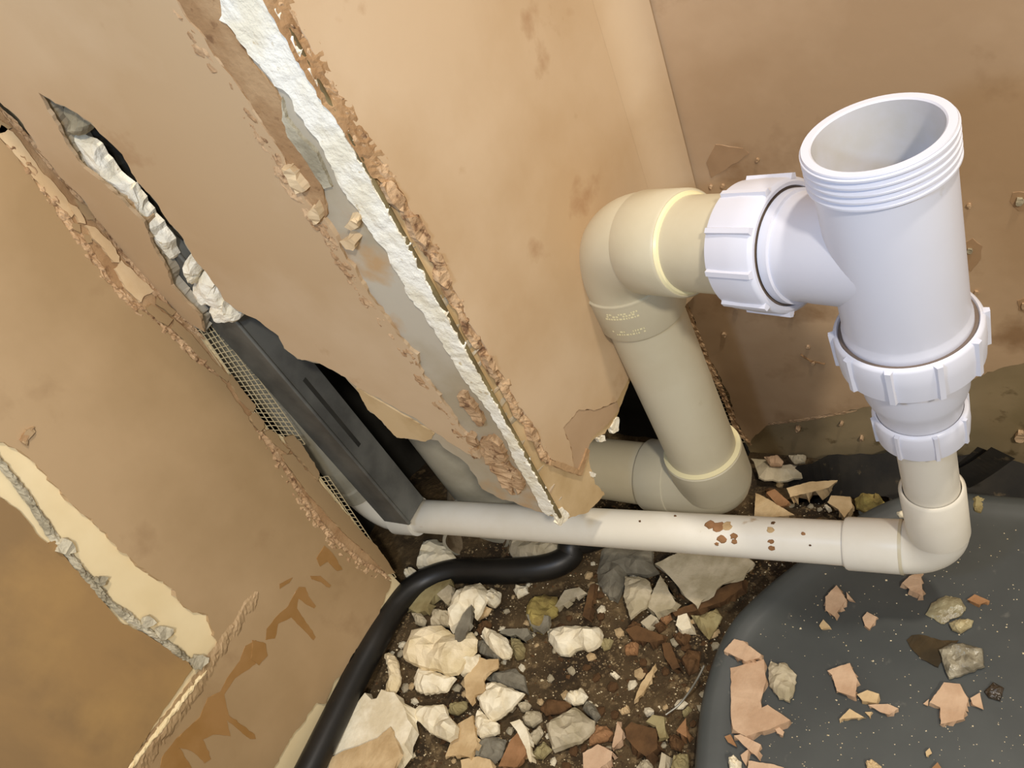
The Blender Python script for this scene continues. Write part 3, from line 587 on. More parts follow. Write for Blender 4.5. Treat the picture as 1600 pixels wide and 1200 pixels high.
# ------------------------------------------------------------------ black membrane along the back wall
def ribbon(name, pts, wdt, th, m, parent=None, origin=None, up=UP, rag=.3):
    pts = spline(pts, 6); vs_, fs = [], []
    for i, p in enumerate(pts):
        d = (pts[min(i + 1, len(pts) - 1)] - pts[max(i - 1, 0)]).normalized(); s_ = d.cross(up).normalized(); w2 = wdt * (1 + rag * nse(p.x * 60, p.y * 60, 3))
        for a, b in ((-w2, 0), (w2, 0), (w2, th), (-w2, th)): vs_.append(p + s_ * a + up * b)
    for i in range(len(pts) - 1):
        for k in range(4): fs.append((i * 4 + k, i * 4 + (k + 1) % 4, i * 4 + 4 + (k + 1) % 4, i * 4 + 4 + k))
    fs += [(3, 2, 1, 0), tuple(range(len(vs_) - 4, len(vs_)))]
    return link(name, vs_, fs, m, parent, False, origin)
mem = ribbon('damp_membrane', [at_y(1235, 765, .615), at_y(1300, 748, .61), at_y(1400, 742, .61), at_y(1500, 748, .61), at_y(1600, 762, .61), at_y(1750, 780, .61)], .026, .003, M_memb, None, at_y(1400, 745, .61), V((0, -.55, .83)))
tag(mem, 'crumpled black damp-proof membrane lying between the back wall and the tray', 'membrane')
for i, (a, b, c_, lab) in enumerate([((1496, 742), (1520, 722), (1541, 703), 'short black plastic offcut, upper of two poking out behind the tee'), ((1498, 752), (1535, 730), (1567, 707), 'longer black plastic offcut, lower of two poking out behind the tee')]):
    q = [at_y(*p, .60 - .01 * i) for p in (a, b, c_)]
    o = ribbon('plastic_offcut', q, .009 + .003 * i, .002, M_memb, None, q[0], V((.3, -.7, .5)).normalized(), .1); tag(o, lab, 'plastic offcut')

# ------------------------------------------------------------------ RUBBLE
def chunk(name, poly, crop, base, t, style, key, label, cat='rubble', group=None, seed=0, m=None):
    if crop: ox, oy, s_ = crop; poly = [(ox + x / s_, oy + y / s_) for x, y in poly]
    if base == 'tray': base = TS
    elif not isinstance(base, float):
        lift = base if isinstance(base, (int, float)) else 0
        c = at_z(sum(p[0] for p in poly) / len(poly), sum(p[1] for p in poly) / len(poly), 0); base = floor_z(c.x, c.y) - .003
    else:
        c = at_z(sum(p[0] for p in poly) / len(poly), sum(p[1] for p in poly) / len(poly), base); base = floor_z(c.x, c.y) + base
    zt = base + t * (.9 if style == 'flake' else .45)
    pts = [at_z(x, y, zt) for x, y in poly]; pl = [(p.x, p.y) for p in pts]
    rnd = random.Random(seed * 13 + 5)
    size = max(max(p[0] for p in pl) - min(p[0] for p in pl), max(p[1] for p in pl) - min(p[1] for p in pl))
    pl = resample(pl, max(.0025, size / 16)); n = len(pl); c = V((sum(p[0] for p in pl) / n, sum(p[1] for p in pl) / n))
    jit = size * (.009 if style == 'flake' else .018); pl = [V((a + jit * (rnd.random() - .5) * 1.6, b + jit * (rnd.random() - .5) * 1.6)) for a, b in pl]
    vs_, fs = [], []
    if style == 'flake':
        tx, ty = (rnd.random() - .5) * .10, (rnd.random() - .5) * .10
        top = lambda p: base + t + (p.x - c.x) * tx + (p.y - c.y) * ty + .0006 * nse(p.x * 120, p.y * 120, seed)
        res = delaunay_2d_cdt(pl, [], [list(range(n))], 1, 1e-6)
        vs_ += [(p.x, p.y, top(p)) for p in res[0]]; fs += [list(f) for f in res[2]]
        k = len(vs_); vs_ += [(p.x, p.y, top(p)) for p in pl]
        for p in pl: q = p + V((rnd.random() - .5, rnd.random() - .5)) * t * .8; vs_.append((q.x, q.y, base))
        for i in range(n): fs.append((k + i, k + (i + 1) % n, k + n + (i + 1) % n, k + n + i))
        fs.append([k + n + i for i in range(n)][::-1])
    else:
        g = size / 10; ins = []; fq = 2.0 / size; sx, sy = (rnd.random() - .5) * .55, (rnd.random() - .5) * .55
        x = min(p.x for p in pl)
        while x < max(p.x for p in pl):
            y = min(p.y for p in pl)
            while y < max(p.y for p in pl): ins.append(V((x + g * rnd.uniform(-.3, .3), y + g * rnd.uniform(-.3, .3)))); y += g
            x += g
        ins = [q for q in ins if min((q - p).length for p in pl) > g * .45]
        def top(q, onedge):
            d = 0 if onedge else min(((q - p).length for p in pl)); f = 1 - (1 - min(1, d / (.24 * size))) ** 2.4
            fac = noise.voronoi(V((q.x * fq * 1.6, q.y * fq * 1.6, seed)))[0]
            h = .42 + .58 * f + f * (.34 * nse(q.x * fq * 1.7, q.y * fq * 1.7, seed + 2.3) + .22 * nse(q.x * fq * 4.3, q.y * fq * 4.3, seed + 7.1) - .30 * (fac[0] - .3)) + .05 * (rnd.random() - .5)
            h *= 1 + ((q.x - c.x) * sx + (q.y - c.y) * sy) / size * 2
            return base + t * max(.18, h)
        res = delaunay_2d_cdt(pl + ins, [], [list(range(n))], 1, 1e-6); edge_ids = {}
        ptop = {}
        for j_, p in enumerate(res[0]):
            oe = min((p - q).length for q in pl) < 1e-6
            z_ = top(p, oe); vs_.append((p.x, p.y, z_))
        fs += [list(f) for f in res[2]]
        k = len(vs_)
        near = lambda p: min(range(len(res[0])), key=lambda j_: (res[0][j_] - p).length)
        ids = [near(p) for p in pl]
        for p in pl: q = c + (p - c) * (1.02 + .05 * (rnd.random() - .5)); vs_.append((q.x, q.y, base + t * .2))
        for p in pl: q = c + (p - c) * .86; vs_.append((q.x, q.y, base))
        for i in range(n):
            i2 = (i + 1) % n
            if ids[i] != ids[i2]: fs.append((ids[i], ids[i2], k + i2, k + i))
            fs.append((k + i, k + i2, k + n + i2, k + n + i))
        fs.append([k + n + i for i in range(n)][::-1])
    o = link(name, vs_, fs, m or R[key], None, False, V((c.x, c.y, base)))
    return tag(o, label, cat, group)
K2 = (600, 880, 5.333); K3 = (600, 1000, 5.333); K4 = (860, 850, 5.333); K5 = (860, 1000, 5.333); K6 = (1160, 690, 5.333); K7 = (500, 640, 3.478)
KE = (800, 900, 4); KD = (1200, 900, 4); KL = (400, 900, 4)
PIECES = [
 ('board_offcut', [(430, 1180), (490, 1020), (690, 735), (730, 775), (765, 770), (795, 722), (870, 740), (930, 820), (955, 900), (990, 940), (960, 1020), (910, 1100), (880, 1200), (840, 1330), (380, 1330)], KL, .012, .016, 'flake', 'white', 'big white slab of broken board beside the black hose at the bottom edge'),
 ('torn_paper', [(470, 1130), (540, 1090), (640, 1060), (760, 1010), (840, 940), (880, 1040), (910, 1110), (870, 1200), (820, 1320), (420, 1320)], KL, .030, .003, 'flake', 'tan', 'tan torn paper facing lying on the big white slab by the hose'),
 ('plaster_chunk', [(800, 720), (830, 640), (820, 560), (800, 500), (830, 480), (870, 500), (890, 580), (900, 640), (880, 700), (850, 735)], KL, .016, .016, 'lump', 'sand', 'knobbly cream lump curling up behind the big white slab'),
 ('plaster_chunk', [(575, 270), (600, 220), (700, 180), (790, 150), (850, 210), (845, 290), (810, 380), (760, 450), (735, 370), (700, 360), (620, 500), (560, 560), (540, 480), (545, 380)], K2, .010, .026, 'lump', 'white', 'long white plaster lump just in front of the hose curve'),
 ('plaster_shard', [(585, 680), (590, 560), (660, 430), (735, 350), (735, 450), (700, 560), (640, 640)], K2, .028, .006, 'flake', 'dgrey', 'pointed grey shard leaning on the long white lump'),
 ('plaster_chunk', [(390, 530), (410, 400), (450, 380), (490, 390), (560, 400), (540, 520), (470, 510)], K2, .006, .018, 'lump', 'grey', 'small knobbly grey-white chunk left of the long white lump'),
 ('plaster_chunk', [(165, 800), (180, 700), (240, 560), (340, 530), (480, 520), (560, 580), (640, 600), (700, 560), (750, 610), (740, 720), (690, 770), (600, 900), (540, 920), (420, 880), (300, 860)], K2, .004, .028, 'lump', 'sand', 'largest sandy cream plaster chunk, sugary surface, in front of the hose'),
 ('plaster_chunk', [(600, 860), (690, 770), (790, 750), (780, 820), (720, 900), (640, 930)], K2, .006, .022, 'lump', 'white', 'smooth white wedge at the right foot of the largest sandy chunk'),
 ('plaster_chunk', [(810, 610), (870, 550), (930, 570), (1010, 620), (1050, 700), (1040, 770), (980, 790), (900, 730)], K2, .014, .024, 'lump', 'white', 'blocky bright white chunk right of the largest sandy chunk'),
 ('plaster_chunk', [(770, 650), (830, 630), (970, 770), (950, 800), (860, 770), (790, 745)], K2, .006, .014, 'lump', 'dgrey', 'grey broken chunk under the blocky bright white chunk'),
 ('plaster_chunk', [(845, 290), (860, 240), (920, 215), (965, 235), (960, 300), (910, 360), (860, 340)], K2, .004, .018, 'lump', 'white', 'small bright cube-like chunk right of the long white lump'),
 ('plaster_chunk', [(1075, 220), (1110, 185), (1190, 195), (1195, 240), (1110, 285)], K2, .0, .012, 'lump', 'white', 'little bright white pebble just below the hose'),
 ('plaster_chunk', [(780, 470), (800, 400), (840, 355), (890, 375), (860, 430)], K2, .004, .010, 'lump', 'tan', 'small tan chunk wedged below the bright cube-like chunk'),
 ('brick_crumb', [(770, 560), (800, 500), (850, 475), (890, 500), (870, 560), (800, 600)], K2, .0, .014, 'lump', 'brown', 'rusty brown lump above the blocky bright white chunk'),
 ('plaster_shard', [(440, 260), (540, 180), (570, 200), (560, 300), (535, 355), (490, 310)], K2, .014, .008, 'flake', 'grey', 'grey triangular shard between hose and long white lump'),
 ('board_offcut', [(195, 370), (330, 230), (440, 170), (560, 140), (540, 190), (430, 270), (340, 400), (270, 410)], K2, .006, .010, 'flake', 'olive', 'dull olive board piece tucked under the hose curve'),
 ('plaster_shard', [(235, 420), (300, 410), (350, 470), (330, 530), (260, 500)], K2, .004, .012, 'lump', 'grey', 'grey wedge below the olive board piece'),
 ('foam_blob', [(1185, 420), (1230, 290), (1330, 255), (1430, 270), (1440, 420), (1370, 460), (1350, 540), (1300, 580), (1230, 540)], K2, .0, .018, 'lump', 'foam', 'mossy yellow foam blob on the dirt below the hose', 'foam'),
 ('plaster_shard', [(1190, 430), (1370, 440), (1375, 530), (1300, 570), (1230, 530)], K2, .012, .007, 'flake', 'dgrey', 'grey disc-like shard lying over the mossy foam blob'),
 ('board_offcut', [(960, 580), (1010, 550), (1200, 545), (1215, 600), (1160, 640), (1100, 600), (1050, 610)], K2, .004, .010, 'flake', 'dgrey', 'flat grey offcut right of the blocky bright white chunk'),
 ('plaster_chunk', [(1050, 610), (1130, 630), (1170, 700), (1160, 780), (1100, 800), (1060, 740)], K2, .0, .014, 'lump', 'olive', 'olive lump below the flat grey offcut'),
 ('plaster_flake', [(670, 960), (760, 860), (790, 780), (850, 800), (950, 790), (950, 870), (880, 900), (830, 950), (845, 1080), (760, 1100), (730, 1180), (690, 1120)], K2, .018, .005, 'flake', 'tan', 'long tan flake pointing down, below the blocky bright white chunk'),
 ('plaster_chunk', [(245, 960), (290, 880), (400, 900), (510, 930), (590, 950), (500, 1060), (330, 1080), (260, 1050)], K2, .004, .022, 'lump', 'white', 'rough white chunk directly below the largest sandy chunk'),
 ('stone', [(850, 960), (900, 910), (1000, 890), (1100, 880), (1160, 940), (1195, 1080), (1150, 1060), (1040, 1030)], K2, .002, .018, 'lump', 'dgrey', 'smooth dark grey stone right of the long tan flake', 'stone'),
 ('plaster_chunk', [(775, 470), (840, 430), (860, 370), (930, 350), (1030, 390), (1150, 430), (1050, 550), (950, 640), (880, 675), (810, 570)], K3, .004, .026, 'lump', 'white', 'angular pitted white chunk below the smooth dark grey stone'),
 ('plaster_chunk', [(750, 640), (790, 560), (880, 670), (950, 690), (950, 770), (800, 815), (765, 770)], K3, .004, .016, 'lump', 'white', 'flat-topped white chunk under the angular pitted one'),
 ('plaster_chunk', [(215, 580), (290, 540), (490, 540), (520, 600), (600, 720), (600, 790), (520, 830), (420, 790), (330, 720), (260, 660)], K3, .004, .026, 'lump', 'white', 'smooth oval bright white chunk right of the big white slab'),
 ('plaster_flake', [(510, 970), (620, 700), (740, 630), (760, 760), (780, 870), (720, 980), (640, 960)], K3, .006, .006, 'flake', 'tan', 'tan flake between the oval white chunk and the flat-topped chunk'),
 ('plaster_chunk', [(740, 990), (800, 840), (900, 800), (1010, 830), (980, 960), (900, 1040), (800, 1010)], K3, .0, .014, 'lump', 'dgrey', 'sandy grey lump near the bottom edge left of the orange flake'),
 ('plaster_flake', [(640, 1000), (780, 970), (890, 1000), (910, 1067), (880, 1140), (650, 1140)], K3, .006, .008, 'flake', 'tan', 'tan offcut cut by the bottom edge below the sandy grey lump'),
 ('plaster_chunk', [(530, 600), (590, 520), (680, 510), (680, 560), (600, 620)], K3, .0, .014, 'lump', 'olive', 'olive-grey lump above the oval white chunk'),
 ('plaster_flake', [(950, 1050), (1060, 830), (1120, 770), (1180, 900), (1190, 950), (1110, 1060)], K3, .012, .006, 'flake', 'orange', 'smooth orange flake leaning beside the curled white strip'),
 ('plastic_strip', [(1050, 690), (1130, 660), (1190, 740), (1220, 860), (1235, 1020), (1215, 1020), (1180, 900), (1110, 760)], K3, .014, .007, 'flake', 'white', 'curled white plastic strip standing among the rubble', 'plastic strip'),
 ('plaster_chunk', [(1150, 640), (1210, 590), (1300, 600), (1310, 660), (1230, 720), (1170, 700)], K3, .0, .016, 'lump', 'grey', 'grey crumbly lump right of the curled white strip'),
 ('plaster_chunk', [(1120, 540), (1190, 500), (1220, 540), (1190, 600), (1140, 590)], K3, .0, .012, 'lump', 'grey', 'small grey crumb above the grey crumbly lump'),
 ('plaster_shard', [(1215, 780), (1300, 710), (1325, 770), (1260, 870), (1230, 860)], K3, .002, .010, 'lump', 'grey', 'pale shard touching the curled white strip on its right'),
 ('plaster_shard', [(1240, 930), (1330, 840), (1395, 910), (1320, 990), (1250, 980)], K3, .0, .010, 'lump', 'olive', 'dull olive shard below the pale shard'),
 ('stone', [(225, 960), (300, 870), (390, 810), (450, 860), (510, 900), (500, 960), (420, 1030), (260, 1085), (235, 1020)], KE, .004, .026, 'lump', 'grey', 'big rounded grey-beige stone with a dark pit at bottom centre', 'stone'),
 ('plaster_chunk', [(325, 770), (370, 720), (440, 705), (470, 750), (440, 790), (380, 805)], KE, .004, .014, 'lump', 'white', 'small white chunk above the big rounded grey-beige stone'),
 ('stone', [(460, 770), (510, 800), (550, 870), (520, 910), (440, 830)], KE, .0, .014, 'lump', 'dgrey', 'dark grey stone right above the big rounded grey-beige stone', 'stone'),
 ('brick_crumb', [(170, 830), (230, 770), (330, 780), (370, 810), (300, 860), (210, 870)], KE, .0, .012, 'lump', 'brown', 'brown brick piece left of the small white chunk', 'brick piece'),
 ('brick_crumb', [(470, 1000), (510, 935), (590, 940), (630, 980), (600, 1020), (480, 1060)], KE, .0, .014, 'lump', 'orange', 'orange-brown brick piece right of the big rounded stone', 'brick piece'),
 ('plaster_flake', [(445, 1110), (540, 1055), (630, 1100), (620, 1150), (540, 1210), (450, 1240)], KE, .002, .012, 'flake', 'pink', 'five-sided orange-pink flake at the bottom edge below the big rounded stone'),
 ('plaster_shard', [(625, 1070), (640, 1000), (660, 910), (695, 970), (690, 1020), (640, 1075)], KE, .004, .008, 'flake', 'pink', 'upright pink sliver left of the brown brick slab'),
 ('brick_slab', [(710, 960), (750, 920), (860, 950), (910, 960), (910, 1080), (840, 1130), (790, 1100), (720, 1020)], KE, .0, .018, 'flake', 'brown', 'brown gritty brick slab near the bottom left of the tray', 'brick piece'),
 ('plastic_strip', [(840, 910), (880, 870), (950, 880), (965, 1010), (920, 1015), (900, 940)], KE, .012, .006, 'flake', 'olive', 'bent olive plastic scrap at the end of the grey wire', 'plastic strip'),
 ('plaster_flake', [(765, 785), (800, 680), (900, 545), (870, 650), (830, 720)], KE, .004, .005, 'flake', 'tan', 'slender tan sliver lying alone on the dark dirt'),
 ('plaster_chunk', [(220, 330), (300, 315), (440, 315), (550, 325), (555, 400), (520, 440), (460, 460), (430, 440), (390, 450), (350, 490), (270, 470), (230, 400)], KE, .0, .026, 'lump', 'white', 'flat-backed white plaster lump alone on the dark dirt'),
 ('stone', [(550, 420), (590, 395), (630, 400), (610, 450), (570, 465)], KE, .0, .010, 'lump', 'olive', 'olive pebble right of the flat-backed white lump', 'stone'),
 ('brick_crumb', [(700, 440), (740, 415), (790, 425), (780, 490), (710, 490)], KE, .0, .010, 'lump', 'orange', 'orange brick cube below the brown timber sliver', 'brick piece'),
 ('timber_sliver', [(710, 340), (780, 310), (940, 370), (950, 400), (860, 415), (760, 400)], KE, .0, .010, 'flake', 'brown', 'brown timber sliver lying below the two grey shards', 'timber'),
 ('plaster_shard', [(805, 290), (870, 240), (910, 265), (850, 335)], KE, .006, .008, 'flake', 'grey', 'small grey lozenge above the brown timber sliver'),
 ('plaster_chunk', [(1025, 310), (1040, 240), (1090, 225), (1125, 330), (1060, 345)], KE, .004, .012, 'flake', 'white', 'pale square chip near the upper left rim of the tray'),
 ('plaster_shard', [(840, 190), (930, 0), (980, 90), (1025, 170), (1000, 205), (890, 230)], KE, .012, .010, 'flake', 'grey', 'grey triangular shard under the waste pipe, right of its twin'),
 ('plaster_shard', [(700, 130), (705, 0), (790, 0), (850, 20), (870, 80), (840, 190), (740, 260)], KE, .012, .012, 'lump', 'grey', 'folded grey shard under the waste pipe, left of the triangular one'),
 ('plaster_chunk', [(430, 20), (620, 0), (840, 40), (850, 150), (900, 230), (800, 260), (640, 240), (620, 350), (560, 460), (480, 440), (400, 330), (390, 200)], K4, .0, .020, 'lump', 'dgrey', 'large dusty grey slab under the middle of the waste pipe'),
 ('timber_sliver', [(440, 250), (490, 60), (520, 50), (500, 190), (480, 275)], KE, .004, .008, 'flake', 'brown', 'narrow brown splinter pointing down beside the hose end', 'timber'),
 ('plaster_shard', [(270, 195), (330, 90), (420, 70), (470, 110), (380, 140), (300, 200)], KE, .004, .008, 'flake', 'grey', 'wing-shaped grey shard left of the narrow brown splinter'),
 ('board_offcut', [(1100, 70), (1600, 70), (1700, 150), (1600, 270), (1430, 330), (1220, 505), (1130, 440), (1040, 330), (960, 230), (880, 170)], K4, .018, .006, 'flake', 'grey', 'wide grey-tan paper sheet between waste pipe and tray', 'paper'),
 ('plaster_shard', [(1175, 600), (1250, 600), (1380, 540), (1430, 600), (1390, 680), (1320, 790), (1260, 730)], K4, .004, .012, 'lump', 'olive', 'olive shard hard against the tray rim'),
 ('timber_sliver', [(1010, 560), (1190, 500), (1400, 380), (1600, 290), (1600, 370), (1450, 480), (1200, 560), (1040, 600)], K4, .004, .012, 'flake', 'brown', 'brown timber strip under the wide paper sheet', 'timber'),
 ('brick_crumb', [(930, 820), (1000, 830), (1080, 1030), (1020, 1050), (950, 940)], K4, .0, .010, 'flake', 'brown', 'brown wedge left of the upper end of the grey wire', 'brick piece'),
 ('brick_crumb', [(1020, 770), (1100, 720), (1170, 760), (1120, 850), (1060, 830)], K4, .0, .014, 'lump', 'brown', 'brown lump under the pale square chip', 'brick piece'),
 ('brick_crumb', [(1080, 960), (1150, 880), (1250, 900), (1230, 1050), (1150, 1090)], K4, .0, .012, 'lump', 'brown', 'dark brown lump between wire top and tray rim', 'brick piece'),
 ('brick_crumb', [(640, 700), (700, 640), (760, 670), (720, 720)], K4, .0, .008, 'lump', 'brown', 'tiny brown lump under the folded grey shard', 'brick piece'),
 ('brick_crumb', [(900, 570), (990, 560), (1010, 620), (960, 670), (900, 630)], K4, .0, .010, 'lump', 'orange', 'orange crumb right of the small grey lozenge', 'brick piece'),
 ('brick_crumb', [(850, 680), (930, 640), (960, 700), (900, 740)], K4, .0, .010, 'lump', 'brown', 'brown crumb just under the small grey lozenge', 'brick piece'),
 ('brick_crumb', [(1050, 760), (1130, 650), (1140, 820)], K5, .0, .012, 'flake', 'orange', 'orange wedge pinned against the tray rim below the wire', 'brick piece'),
 ('brick_crumb', [(970, 800), (1050, 790), (1110, 850), (1080, 930), (1000, 900)], K5, .0, .014, 'lump', 'brown', 'brown crumb cluster right of the olive plastic scrap', 'brick piece'),
 ('plaster_chunk', [(710, 1067), (780, 1000), (830, 980), (850, 1067), (800, 1110)], K5, .0, .012, 'lump', 'grey', 'grey ragged piece on the bottom edge below the brick slab'),
 ('plaster_chunk', [(905, 1067), (930, 940), (965, 960), (960, 1050), (950, 1110)], K5, .004, .010, 'flake', 'grey', 'narrow pale slat standing by the tray at the bottom edge'),
 ('plaster_chunk', [(1000, 1067), (1030, 960), (1140, 950), (1145, 1067), (1080, 1130)], K5, .004, .014, 'lump', 'olive', 'pale ribbed piece touching the tray at the bottom edge'),
 ('plaster_chunk', [(570, 590), (650, 550), (660, 600), (590, 620)], K5, .0, .008, 'lump', 'tan', 'small tan crumb below the slender tan sliver'),
 ('plaster_chunk', [(500, 290), (540, 265), (578, 300), (545, 325)], K5, .0, .008, 'lump', 'white', 'tiny bright crumb left of the slender tan sliver'),
 ('plaster_chunk', [(1100, 610), (1150, 555), (1175, 575), (1110, 640)], K5, .0, .010, 'lump', 'olive', 'little pale stick-shaped chip between wire and tray'),
 ('plaster_chunk', [(560, 720), (620, 700), (690, 730), (740, 810), (620, 850), (530, 850)], K7, .006, .022, 'lump', 'white', 'dusty white chunk behind the hose under the pipe bend'),
 ('pipe_rubble', [(1020, 690), (1300, 700), (1330, 770), (1250, 820), (1080, 830), (1030, 780)], K7, .0, .024, 'lump', 'grey', 'dusty pale mound between the open socket and the hose end'),
 ('plaster_chunk', [(455, 890), (480, 870), (520, 875), (500, 905), (470, 915)], K7, .012, .016, 'lump', 'white', 'small white chunk caught between hose and left wall'),
 # along the back wall
 ('mortar_ledge', [(80, 130), (350, 190), (700, 200), (960, 225), (700, 290), (300, 320), (130, 300)], K6, .004, .014, 'lump', 'grey', 'long rough mortar ledge along the foot of the back wall', 'mortar'),
 ('plaster_chunk', [(180, 130), (300, 120), (340, 160), (320, 195), (230, 195)], K6, .018, .012, 'lump', 'pink', 'pinkish crumb on the mortar ledge'),
 ('plaster_chunk', [(380, 110), (530, 120), (520, 170), (430, 180)], K6, .018, .010, 'lump', 'grey', 'flat grey crumb on the mortar ledge'),
 ('brick_slab', [(370, 390), (560, 340), (800, 330), (720, 390), (560, 430), (400, 465)], K6, .006, .014, 'flake', 'tan', 'long tan block lying behind the waste pipe', 'brick piece'),
 ('plaster_flake', [(710, 510), (740, 450), (900, 460), (920, 550), (850, 640), (800, 570)], K6, .010, .008, 'flake', 'tan', 'bent tan flake just above the waste pipe'),
 ('foam_blob', [(930, 470), (1000, 430), (1150, 460), (1190, 520), (1100, 550), (1030, 585), (950, 540)], K6, .006, .020, 'lump', 'foam', 'crumbly yellow foam lump behind the waste pipe elbow', 'foam'),
 ('plaster_chunk', [(680, 535), (710, 530), (745, 570), (715, 585)], K6, .006, .008, 'lump', 'white', 'tiny white chip left of the bent tan flake'),
 ('plaster_flake', [(200, 430), (270, 400), (390, 500), (370, 530), (300, 540)], K6, .006, .006, 'flake', 'orange', 'reddish flake right of the soil pipe bend'),
 ('plaster_flake', [(110, 430), (180, 460), (440, 620), (100, 640)], K6, .002, .010, 'flake', 'tan', 'tan slab against the foot of the soil pipe bend'),
 # on the tray
 ('plaster_flake', [(360, 130), (430, 60), (490, 150), (415, 255), (360, 215)], KD, 'tray', .007, 'flake', 'pink', 'brownish pink ridged flake in the shade at the back of the tray'),
 ('plaster_flake', [(490, 100), (535, 155), (495, 145)], KD, 'tray', .004, 'flake', 'pink', 'tiny pink splinter touching the ridged flake at the back of the tray'),
 ('plaster_flake', [(320, 310), (345, 270), (390, 320), (335, 335)], KD, 'tray', .003, 'flake', 'tan', 'tiny tan triangle below the ridged flake on the tray'),
 ('plaster_flake', [(590, 260), (620, 225), (685, 260), (635, 335), (605, 310)], KD, 'tray', .004, 'flake', 'pink', 'small five-sided pink flake alone at the middle back of the tray'),
 ('plaster_flake', [(838, 45), (885, 0), (955, -20), (970, 130), (900, 95)], KD, 'tray', .007, 'flake', 'pink', 'pale triangular flake just below the waste pipe elbow'),
 ('plaster_flake', [(1245, 150), (1290, 115), (1385, 155), (1320, 180)], KD, 'tray', .004, 'flake', 'orange', 'orange flake right of the wet grey clump on the tray'),
 ('stone', [(0, 590), (15, 530), (60, 550), (100, 535), (175, 610), (165, 710), (130, 780), (70, 760), (10, 690)], KD, 'tray', .012, 'lump', 'grey', 'grey oval stone chip right of the large L-shaped flake', 'stone'),
 ('plaster_flake', [(370, 590), (510, 545), (560, 650), (545, 760), (430, 720), (400, 620)], KD, 'tray', .006, 'flake', 'pink', 'large tan flake with trowel lines in the middle of the tray'),
 ('plaster_flake', [(555, 740), (620, 715), (695, 740), (680, 795), (590, 780)], KD, 'tray', .006, 'flake', 'tan', 'small blunt flake touching the one with trowel lines'),
 ('plaster_flake', [(625, 805), (750, 800), (815, 830), (760, 870), (700, 850)], KD, 'tray', .005, 'flake', 'pink', 'boat-shaped flake below the small blunt flake'),
 ('plaster_flake', [(445, 895), (510, 830), (600, 885)], KD, 'tray', .005, 'flake', 'tan', 'tan triangular flake left of the boat-shaped flake'),
 ('plaster_flake', [(605, 850), (650, 850), (635, 880)], KD, 'tray', .003, 'flake', 'tan', 'tiny chip between the triangular and boat-shaped flakes'),
 ('plaster_flake', [(1010, 790), (1100, 670), (1200, 680), (1250, 770), (1220, 895), (1080, 925), (1075, 820)], KD, 'tray', .006, 'flake', 'pink', 'large peach boot-shaped flake at the right of the tray'),
 ('plaster_flake', [(1265, 765), (1325, 730), (1345, 835), (1280, 805)], KD, 'tray', .004, 'flake', 'pink', 'small peach flake right of the boot-shaped flake'),
 ('plaster_flake', [(970, 800), (1005, 770), (1000, 812)], KD, 'tray', .003, 'flake', 'pink', 'tiny peach chip at the left tip of the boot-shaped flake'),
 ('plaster_flake', [(985, 1100), (1010, 1075), (1025, 1110), (990, 1130)], KD, 'tray', .004, 'flake', 'tan', 'tiny tan chip below the boot-shaped flake near the bottom edge'),
 ('plaster_flake', [(610, 1165), (650, 1145), (710, 1190), (700, 1215), (620, 1215)], KD, 'tray', .006, 'lump', 'tan', 'rounded tan chip at the bottom middle of the tray'),
 ('plaster_flake', [(1020, 1205), (1060, 1165), (1090, 1210)], KD, 'tray', .004, 'flake', 'orange', 'orange chip on the bottom edge at the right of the tray'),
 ('plaster_flake', [(1325, 470), (1390, 395), (1445, 410), (1555, 490), (1545, 515), (1460, 535)], KE, 'tray', .010, 'flake', 'pink', 'thick orange-tan flake above the large L-shaped flake'),
 ('plaster_flake', [(1141, 1042), (1193, 1029), (1197, 1065), (1189, 1095), (1190, 1107), (1200, 1103), (1236, 1127), (1200, 1142), (1165, 1152), (1145, 1140), (1143, 1120)], None, 'tray', .007, 'flake', 'pink', 'large pale pink L-shaped flake at the left of the tray'),
 ('plaster_flake', [(1330, 1005), (1365, 990), (1405, 1070), (1350, 1040)], KE, 'tray', .005, 'flake', 'orange', 'small orange splinter under the L-shaped flake'),
 ('plaster_flake', [(1390, 1000), (1430, 990), (1555, 1055), (1530, 1130), (1480, 1090)], KE, 'tray', .007, 'flake', 'pink', 'ridged tan flake under the L-shaped flake'),
 ('plaster_flake', [(1430, 1120), (1480, 1080), (1465, 1190), (1440, 1150)], KE, 'tray', .005, 'flake', 'pink', 'upright tan splinter above the bottom edge left on the tray'),
 ('plaster_chunk', [(1355, 1150), (1390, 1125), (1430, 1160), (1430, 1220), (1360, 1220)], KE, 'tray', .012, 'lump', 'white', 'white-faced chip at the bottom left corner of the tray'),
 ('plaster_flake', [(1480, 1155), (1640, 1180), (1700, 1200), (1640, 1240), (1470, 1240)], KE, 'tray', .006, 'flake', 'pink', 'pale pink flake cut by the bottom edge on the tray'),
 ('plaster_flake', [(40, 950), (70, 945), (100, 975), (95, 1000), (60, 985)], KD, 'tray', .005, 'flake', 'pink', 'small pink chip just below the foot of the L-shaped flake'),
 ('wet_clump', [(985, 240), (1020, 170), (1110, 120), (1200, 140), (1240, 200), (1200, 250), (1140, 270), (1100, 300)], KD, 'tray', .005, 'lump', 'olive', 'flat wet grey-green plaster clump at the right back of the tray', 'wet plaster'),
 ('wet_clump', [(1130, 290), (1200, 265), (1280, 275), (1270, 310), (1200, 355), (1150, 330)], KD, 'tray', .010, 'lump', 'sand', 'small wet cream clump between the two larger wet clumps', 'wet plaster'),
 ('wet_clump', [(1070, 460), (1150, 415), (1220, 420), (1340, 450), (1345, 560), (1260, 600), (1130, 635), (1100, 560)], KD, 'tray', .012, 'lump', 'grey', 'lumpy wet grey clump in a brown puddle on the tray', 'wet plaster'),
